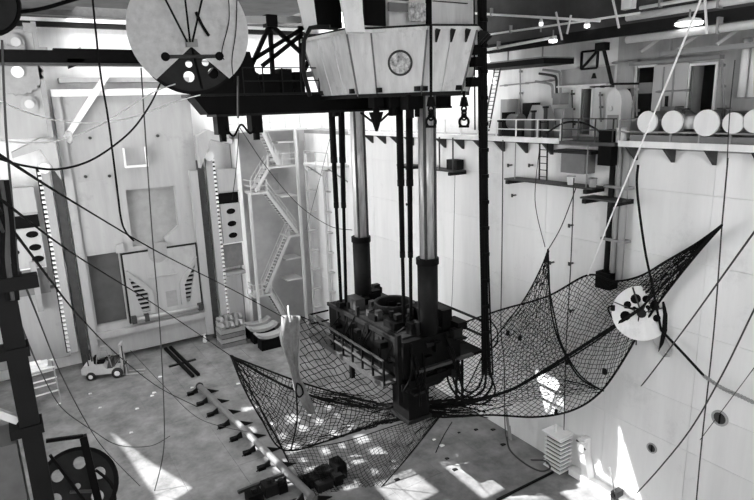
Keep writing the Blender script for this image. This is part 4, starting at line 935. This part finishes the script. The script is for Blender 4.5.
rope([(548, 250, 29), (562, 225, 29.6), (577, 185, 30)], .025, 'grey_rope', 'line lifting the pointed net peak to the stage', 'wire')
rope([(503, 140, 31), (502, 250, 31), (501, 330, 31), (504, 360, 31), (505, 425, 31), (508, 445, 31)], .03, 'grey_rope', 'straight line falling down the bright wall behind the net', 'wire')
rope([(574, 178, 29.5), (571, 260, 29.4), (566, 350, 29.2), (564, 430, 29.5)], .03, 'grey_rope', 'straight line from plank stage to the louvred box', 'wire')
rope([(-5, 152, 7), (75, 203, 13), (160, 253, 20), (233, 290, 26), (285, 318, 29.7)], .02, 'rope', 'black line from the left edge to the pale hanging cloth')
rope([(-5, 195, 7), (80, 258, 15), (160, 308, 23), (231, 356, 31)], .018, 'rope', 'black line from left edge to the left tip of net')
rope([(-4, 205, 7), (24, 245, 10), (80, 317, 20), (120, 357, 30), (160, 388, 36), (200, 408, 40)], .022, 'rope', 'black line running down across the gate to the floor pipe')
rope([(-4, 215, 7), (35, 310, 16), (60, 372, 24), (85, 420, 28), (105, 450, 30.5), (140, 486, 31)], .02, 'grey_rope', 'thin line from left edge down to the sunlit floor wedge')
rope([(5, 285, 9), (40, 370, 22), (62, 408, 28), (92, 430, 30), (118, 445, 30.6), (150, 446, 30.8), (170, 436, 31)], .02, 'grey_rope', 'slack thin line curving over the floor at lower left')
rope([(-3, 140, 14), (30, 143, 15), (58, 140, 16), (100, 125, 18), (150, 94, 20), (175, 84, 22)], .02, 'pale_rope', 'pale line with a knot sagging across the upper gate')
rope([(-3, 100, 18), (45, 118, 20), (90, 123, 21), (130, 118, 22), (175, 102, 24), (200, 95, 25)], .02, 'pale_rope', 'slack white line draped below the black girder')
rope([(-3, 158, 16), (25, 166, 17), (60, 169, 18), (95, 158, 19.5), (130, 132, 21), (150, 105, 23), (160, 84, 25)], .032, 'rope', 'thick black cable sagging from left edge to guard disc', 'cable')
rope([(92, -6, 17), (100, 70, 17), (108, 118, 17), (116, 180, 17), (121, 218, 17), (126, 232, 17), (134, 241, 17)], .026, 'rope', 'black hose hanging free before the gate', 'hose')
rope([(141, 68, 25), (147, 160, 26), (153, 245, 27), (160, 330, 29), (164, 410, 31), (163, 455, 31), (152, 500, 31)], .028, 'grey_rope', 'long thin plumb line hanging before the gate', 'wire')
rope([(2, 40, 12), (6, 130, 12), (12, 200, 12), (20, 290, 12)], .02, 'grey_rope', 'thin plumb line hanging along the left edge', 'wire')
rope([(239, 130, 30), (236, 170, 32), (232, 200, 34)], .02, 'rope', 'short dark wire dropping from under the heavy beam', 'wire')
rope([(240, 128, 30), (270, 172, 34), (300, 206, 36), (330, 226, 35), (352, 230, 33)], .022, 'grey_rope', 'dark line slanting across the corner stairs to the farther leg', 'wire')
rope([(130, 350, 40), (165, 387, 38), (200, 419, 36), (248, 432, 34)], .02, 'grey_rope', 'thin line lying across the floor behind the pipe', 'wire')
rope([(452, 422, 33.5), (443, 437, 32), (434, 458, 31), (432, 478, 30)], .03, 'rope', 'short black rope end trailing over the floor from the net', 'rope')
rope([(507, 437, 32.2), (510, 450, 31.5), (524, 463, 30.6), (540, 471, 30), (550, 468, 30), (545, 461, 30.6), (531, 460, 31.2)], .05, 'grey_rope', 'pale hose coiled on the floor by the right wall', 'hose')
rope([(340, 97, 33), (322, 170, 40), (306, 230, 46)], .015, 'grey_rope', 'faint wire behind the first pipe strings', 'wire')
rope([(455, 175, 34), (452, 300, 34), (447, 330, 33)], .015, 'grey_rope', 'faint plumb wire on the bright wall near the nearer leg', 'wire')
rope([(540, 145, 31), (535, 200, 31), (545, 247, 29.3)], .02, 'grey_rope', 'faint wire from the ladder down to the net peak', 'wire')
rope([(735, 60, 25), (730, 110, 25), (727, 165, 26.3)], .02, 'grey_rope', 'thin wire hanging from ceiling to walkway bracket', 'wire')
rope([(850, 240, 14), (760, 360, 22), (700, 440, 25.2), (655, 485, 27.2), (646, 505, 27.8)][:3], .015, 'grey_rope', 'faint line across the lower right wall', 'wire')
# a small white buoy on the pale line
p = pd(16.6, 69, 137); tag(MB().lathe([(.01, .18), (.08, .12), (.1, 0), (.08, -.1), (.01, -.16)], p, Z, 10).build('rope_knot', 'paper'), 'small white knot on the pale line before the gate', 'knot')
# chain on the wall
t = thing('wall_chain', 'pale chain sagging along the right wall to picture edge', 'chain', pd(26, 740, 395))
cp = spline([pd(26.4, 704, 376), pd(26.0, 722, 388), pd(25.4, 740, 396), pd(24.8, 762, 405), pd(23.4, 800, 408), pd(22.4, 840, 400)], 6)
for k, p in enumerate(cp):
    for e in (0, .5):
        if k+1 < len(cp): q = p.lerp(cp[k+1], e); d = (cp[k+1]-p).normalized(); a, b = perp(d); MB().ring(q, a if (k*2+int(e*2)) % 2 else b, .075, .025, 10, 5).build('chain_link', 'gatepaint', t)

# ------------------------------------------------------------------ on the floor
# flanged pipe with gusset feet
a = fl(200, 391); b = fl(312, 503); a.z = b.z = .4
d = (b-a).normalized(); s_ = Z.cross(d)
t = thing('floor_pipe', 'long steel pipe on gusset feet lying across the floor', 'pipe', ((a+b)/2).xy.to_3d())
MB().cyl(a, b, .21, n=14).build('pipe', 'midgrey', t, smooth=True)
MB().cyl(a-d*.06, a+d*.06, .28, n=14).build('flange', 'steel', t)
L = (b-a).length; n = int(L/1.95)
for k in range(n+1):
    c = a+d*(.5+k*1.95); e = 1 if k % 2 else -1
    for e in (-1, 1):
        c2 = c+d*(.35*e)
        MB().plate([(.2*e, -.38), (1.1*e, -.38), (.25*e, .05)], [], c2, s_, Z, d*.08).build('gusset', 'dark', t)
        if e < 0: MB().box(c2.x+s_.x*.75*e-.22, c2.x+s_.x*.75*e+.22, c2.y+s_.y*.75*e-.16, c2.y+s_.y*.75*e+.16, 0.0, .2).build('foot_pad', 'black', t)
# short rails in front of the gate
a = fl(168, 349); b = fl(196, 377); d = (b-a).normalized(); s_ = Z.cross(d)
t = thing('floor_rail', 'short pair of dark rails in the floor before the gate', 'rail', (a+b)/2)
for e in (-.22, .22): MB().bar(a+s_*e+Z*.12, b+s_*e+Z*.12, .22, .2).build('rail', 'black', t)
for k in (.55,): c = a+(b-a)*k; MB().bar(c-s_*1.1+Z*.06, c+s_*1.1+Z*.06, .22, .12).build('cross_tie', 'dark', t)
# equipment blocks
def blocks(px, py, lab, spec):
    c = fl(px, py); t = thing('floor_machinery', lab, 'machinery', c)
    for (dx, dy, w_, l_, h_, m_) in spec: MB().box(c.x+dx-w_/2, c.x+dx+w_/2, c.y+dy-l_/2, c.y+dy+l_/2, 0.02, h_).build('machine_block', m_, t)
    for (dx, dy, w_, l_, h_, m_) in spec[:3]: MB().cyl((c.x+dx, c.y+dy, h_), (c.x+dx, c.y+dy, h_+.2), .15, n=8).build('machine_cap', 'dark', t)
    MB().bar((c.x-1.2, c.y+.9, .25), (c.x+1.6, c.y+1.0, .25), .16).build('machine_beam', 'steel', t)
blocks(325, 482, 'dark machinery blocks on the floor under the fine net', [(-.7, .2, .7, .7, .5, 'black'), (.1, .3, .8, .7, .65, 'dark'), (.9, .1, .6, 1.0, .9, 'black'), (-.3, -.5, .9, .5, .45, 'dark'), (.5, -.5, .5, .5, .6, 'black')])
blocks(266, 497, 'dark machinery blocks left of the floor pipe at bottom edge', [(-.6, .1, .8, .7, .5, 'black'), (.3, .2, .7, .8, .65, 'dark'), (.9, 0, .5, .6, .5, 'black')])

# crates and cradles by the stairs
for i, (px, py, lab) in enumerate(((232, 344, 'lower front crate with bundles beside the right rack'), (231, 337, 'rear crate of bundles against the back wall'))):
    c = fl(px, py); t = thing('crate', lab, 'crate', c, 'crates near the stairs')
    for k in range(4): MB().box(c.x-1.1, c.x+1.1, c.y-.7, c.y+.7, .05+k*.42, .38+k*.42).build('crate_board', ('midgrey', 'grey')[k % 2], t)
    MB().box(c.x-1.0, c.x+1.0, c.y-.6, c.y+.6, 0, 1.6).build('crate_core', 'dark', t)
    for k in range(5):
        x_ = c.x-.85+k*.42; MB().tube(spline([(x_, c.y-.6, 1.75), (x_+.1, c.y-.2, 1.95+.15*(k % 2)), (x_-.05, c.y+.5, 1.8)]), .2, 7).build('bundle', ('grey', 'midgrey')[k % 2], t, smooth=True)
for i, (px, py, lab) in enumerate(((257, 335, 'curved pale cradle on a dark block, farthest of three'), (263, 340, 'curved pale cradle on a dark block, middle of three'), (271, 347, 'curved pale cradle on a dark block, nearest of three'))):
    c = fl(px, py); t = thing('cradle', lab, 'cradle', c, 'pipe cradles near the stairs')
    MB().box(c.x-1.0, c.x+1.1, c.y-.5, c.y+.5, 0, .95).build('block', 'black', t)
    o_ = [(1.35*math.cos(a_), .55*math.sin(a_)) for a_ in [math.pi+math.pi*k/14 for k in range(15)]]; i_ = [(1.1*math.cos(a_), .28*math.sin(a_)) for a_ in [2*math.pi-math.pi*k/14 for k in range(15)]]
    MB().plate(o_+i_, [], (c.x, c.y-.45, 1.5), X, Z, (0, .9, 0)).build('saddle', 'gatepaint', t)
t = thing('hand_winch', 'dark hand winch on legs beside the stair foot', 'winch', fl(243, 318))
c = fl(243, 318)
for dx in (-.5, .5): MB().bar((c.x+dx, c.y, 0), (c.x+dx*.4, c.y, 1.6), .1).build('leg', 'steel', t)
MB().cyl((c.x-.5, c.y-.2, 1.7), (c.x+.5, c.y-.2, 1.7), .25, n=10).build('drum', 'dark', t); MB().bar((c.x-.8, c.y-.3, 1.7), (c.x-1.2, c.y-.3, 2.1), .07).build('crank', 'steel', t)
c = fl(88, 373); c2 = fl(205, 342)
p = fl(205, 342); tag(MB().lathe([(.01, 0), (.17, 0), (.2, .1), (.05, .75), (.01, .75)], p, Z, 12).build('marker_cone', 'paper'), 'tiny white marker standing before the right gate corner', 'cone')

# forklift
A = fl(91, 377.5); B = fl(126, 374); d = (B-A); rz = math.atan2(d.y, d.x)
t = thing('forklift', 'small pale forklift truck parked before the gate', 'forklift', (A+B)/2, rz=rz)
def fk(name, mb, m_, par=None, sm=False):
    o = mb.build(name, m_, par or t, local=True, smooth=sm); return o
fk('chassis', MB().plate([(-1.45, .45), (-1.5, .95), (-1.3, 1.15), (-.2, 1.15), (.1, .8), (1.0, .8), (1.05, .4), (.7, .4), (-.6, .38)], [], (0, -.55, 0), X, Z, (0, 1.1, 0)), 'yellow')
fk('counterweight', MB().plate([(-1.75, .5), (-1.75, .95), (-1.55, 1.2), (-1.3, 1.2), (-1.3, .45)], [], (0, -.6, 0), X, Z, (0, 1.2, 0)), 'yellow')
sb = fk('seat', MB().box(-.75, -.15, -.28, .28, 1.16, 1.32), 'black'); fk('seat_back', MB().box(-.85, -.7, -.28, .28, 1.2, 1.75), 'black', sb)
fk('dashboard', MB().plate([(.1, .8), (.5, .8), (.45, 1.45), (.3, 1.5)], [], (0, -.45, 0), X, Z, (0, .9, 0)), 'steel')
fk('steering_wheel', MB().ring((.12, 0, 1.6), (-.5, 0, 1), .2, .03, 16, 6), 'black')
fk('bench_guard', MB().bar((-1.2, -.45, 1.15), (-1.25, -.45, 2.15), .07).bar((-1.2, .45, 1.15), (-1.25, .45, 2.15), .07), 'steel')
fk('guard_frame', MB().bar((-.65, -.5, 1.1), (-.4, -.5, 2.3), .05).bar((.5, -.5, .9), (.25, -.5, 2.35), .05).bar((-.4, -.5, 2.3), (.25, -.5, 2.35), .05).bar((.5, .5, .9), (.25, .5, 2.35), .05).bar((-.4, .5, 2.3), (.25, .5, 2.35), .05).bar((-.65, .5, 1.1), (-.4, .5, 2.3), .05), 'grey')
ms = fk('mast', MB().box(1.15, 1.3, -.42, -.3, .15, 2.6).box(1.15, 1.3, .3, .42, .15, 2.6).box(1.15, 1.28, -.42, .42, 2.45, 2.65).box(1.15, 1.28, -.42, .42, 1.2, 1.3), 'gatepaint')
fk('lift_cylinder', MB().cyl((1.22, 0, .3), (1.22, 0, 2.4), .07, n=8), 'black', ms)
fk('mast_brace', MB().bar((.6, -.4, .9), (1.2, -.36, 1.7), .09).bar((.6, .4, .9), (1.2, .36, 1.7), .09), 'steel', ms)
cg = fk('carriage', MB().box(1.32, 1.4, -.5, .5, .25, .95), 'steel')
for e in (-.32, .32): fk('fork', MB().box(1.4, 1.48, e-.07, e+.07, .1, .9).box(1.4, 2.7, e-.07, e+.07, .06, .13), 'gatepaint')
for (x_, r) in ((-1.1, .33), (.85, .42)):
    for e in (-1, 1):
        wv = fk('wheel', MB().lathe([(r*.5, -.13), (r*.92, -.13), (r, -.07), (r, .07), (r*.92, .13), (r*.5, .13)], (x_, e*.58, r), Y, 20), 'rubber', sm=True)
        fk('wheel_hub', MB().cyl((x_, e*.58-.12, r), (x_, e*.58+.12, r), r*.52, n=14), 'paper', wv)
# stand at left
c = fl(45, 403); t = thing('steel_stand', 'light steel work stand on the floor left of the forklift', 'stand', c)
for dx in (-1.1, 1.0):
    for dy in (-.6, .9): MB().bar((c.x+dx, c.y+dy, 0), (c.x+dx*.9, c.y+dy, 2.7), .09).build('leg', 'gatepaint', t)
for zz in (.9, 1.9, 2.7):
    for dy in (-.6, .9): MB().bar((c.x-1.1, c.y+dy, zz), (c.x+1.0, c.y+dy, zz+.1), .09).build('cross_bar', 'white', t)
    MB().bar((c.x-1.0, c.y-.6, zz), (c.x-1.0, c.y+.9, zz), .08).build('cross_bar', 'white', t)
MB().box(c.x-1.3, c.x+.6, c.y-.4, c.y+.8, 2.72, 2.95).build('top_tray', 'paper', t); MB().box(c.x-.9, c.x+.2, c.y-.3, c.y+.4, 2.95, 3.15).build('folded_sheet', 'white', t)
# scraps on the floor
for i, (px, py) in enumerate(((90, 394), (154, 393), (152, 396), (137, 409), (192, 388), (238, 384), (160, 377), (131, 433), (59, 404), (100, 408), (434, 440), (442, 446), (447, 459), (397, 480), (476, 430), (459, 433), (493, 430), (503, 445), (455, 470), (390, 462))):
    c = fl(px, py); s = random.uniform(.08, .16)
    tag(MB().hull_prism([c+V((-s, -s*.6, 0.012)), c+V((s, -s*.7, 0.012)), c+V((s*1.1, s*.6, 0.012)), c+V((-s*.7, s, 0.012))], [c+V((-s*.7, -s*.5, .06)), c+V((s*.8, -s*.5, .08)), c+V((s*.8, s*.5, .05)), c+V((-s*.5, s*.7, .07))]).build('scrap', 'paper' if i < 12 else 'dark'), 'small pale scrap lying on the dark floor' if i < 12 else 'small dark scrap on the floor near the right wall', 'scrap', 'scraps on the floor')
a = fl(497, 501); b = fl(553, 473); tag(MB().bar(a+Z*.06, b+Z*.06, .12, .08).build('floor_bar', 'black'), 'thin black bar on the bright floor at lower right', 'bar')
a = fl(553, 474); b = fl(600, 496); t = thing('wall_kerb', 'low white kerb along the foot of the right wall', 'kerb', (.6, -33.5, 0)); MB().box(.45, XR, -36.5, -31.9, 0, .35).build('kerb', 'white', t); MB().box(.4, XR, -36.5, -31.9, .35, .42).build('kerb_cap', 'white', t)

# ------------------------------------------------------------------ left foreground
t = thing('left_post', 'dark leaning post close to camera at the left edge', 'post', pd(8, 60, 520))
a = pd(8, -3, 205); zb = 10.0
MB().box(a.x-.19, a.x+.03, a.y-.17, a.y+.17, zb, a.z).build('post', 'black', t)
for k, py in enumerate((280, 350, 430)): p = pd(8, 10, py); MB().box(a.x-.3, a.x+.12 if k == 0 else a.x+.06, a.y-.2, a.y+.1, p.z-.06, p.z+.06).build('post_clamp', 'black', t)
p = pd(8, 12, 279); MB().box(p.x-.5, p.x+.26, p.y-.25, p.y-.1, p.z-.09, p.z+.07).build('arm', 'black', t)
MB().box(a.x-1.0, a.x-.25, a.y-.2, a.y+.4, zb, pd(8, 20, 435).z).build('cabinet', 'steel', t)
for k in range(3): MB().tube(spline([pd(7.8, -4+5*k, 180), pd(7.8, 3+4*k, 220), pd(7.8, 2+6*k, 262), pd(7.8, 9+4*k, 300)]), .03, 5).build('cable', ('black', 'steel', 'black')[k], t)
MB().bar(pd(8, -4, 412), pd(8, 18, 420), .09).build('side_rail', 'gatepaint', t)
# sheave with lightening holes at lower left
p = pd(20, 78, 486); n_, u_, v_ = plane_frame((-.2, -.85, .5)); R_ = 1.17
t = thing('lower_sheave', 'dark pierced sheave wheel in a black frame at lower left', 'sheave', p-Z*R_)
MB().plate(circle(0, 0, R_, 40), [circle(.62*R_*math.cos(a), .62*R_*math.sin(a), .2, 14) for a in [math.radians(60*k+22) for k in range(6)]]+[circle(0, .0, .1, 10)], p, u_, v_, n_*.1).build('wheel', 'dark', t)
MB().lathe([(R_*.98, -.08), (R_*1.06, -.08), (R_*1.0, .05), (R_*1.06, .18), (R_*.96, .18)], p, n_, 40).build('wheel_rim', 'black', t)
e = p+n_*.35
a = pd(19.3, 83, 436); b = pd(19.3, 101, 512); MB().bar(a, b, .22, .22).build('frame_bar', 'black', t)
MB().bar(pd(19.3, 46, 441), a, .1, .1).build('frame_bar', 'black', t)
MB().bar(pd(19.3, 50, 455), pd(19.3, 90, 508), .08, .08).build('brace_bar', 'black', t); MB().bar(pd(19.3, 94, 491), pd(19.3, 70, 492), .08, .08).build('brace_bar', 'steel', t)
q = pd(20.4, 100, 505); MB().box(q.x-.2, q.x+.2, q.y-.2, q.y+.2, 0, q.z).build('stand_column', 'black', t)
q = pd(20.4, 60, 505); MB().box(q.x-.2, q.x+.2, q.y-.2, q.y+.2, 0, q.z).build('stand_column', 'black', t)
MB().box(p.x-1.6, p.x+1.6, p.y-1, p.y+1, 0, .3).build('stand_base', 'black', t)
tag(MB().tube(spline([pd(19.6, 96, 470), pd(19.6, 110, 482), pd(19.6, 115, 497), pd(19.6, 114, 510)]), .05, 5).build('loose_cable', 'rope'), 'black cable looping off the lower left sheave', 'cable')
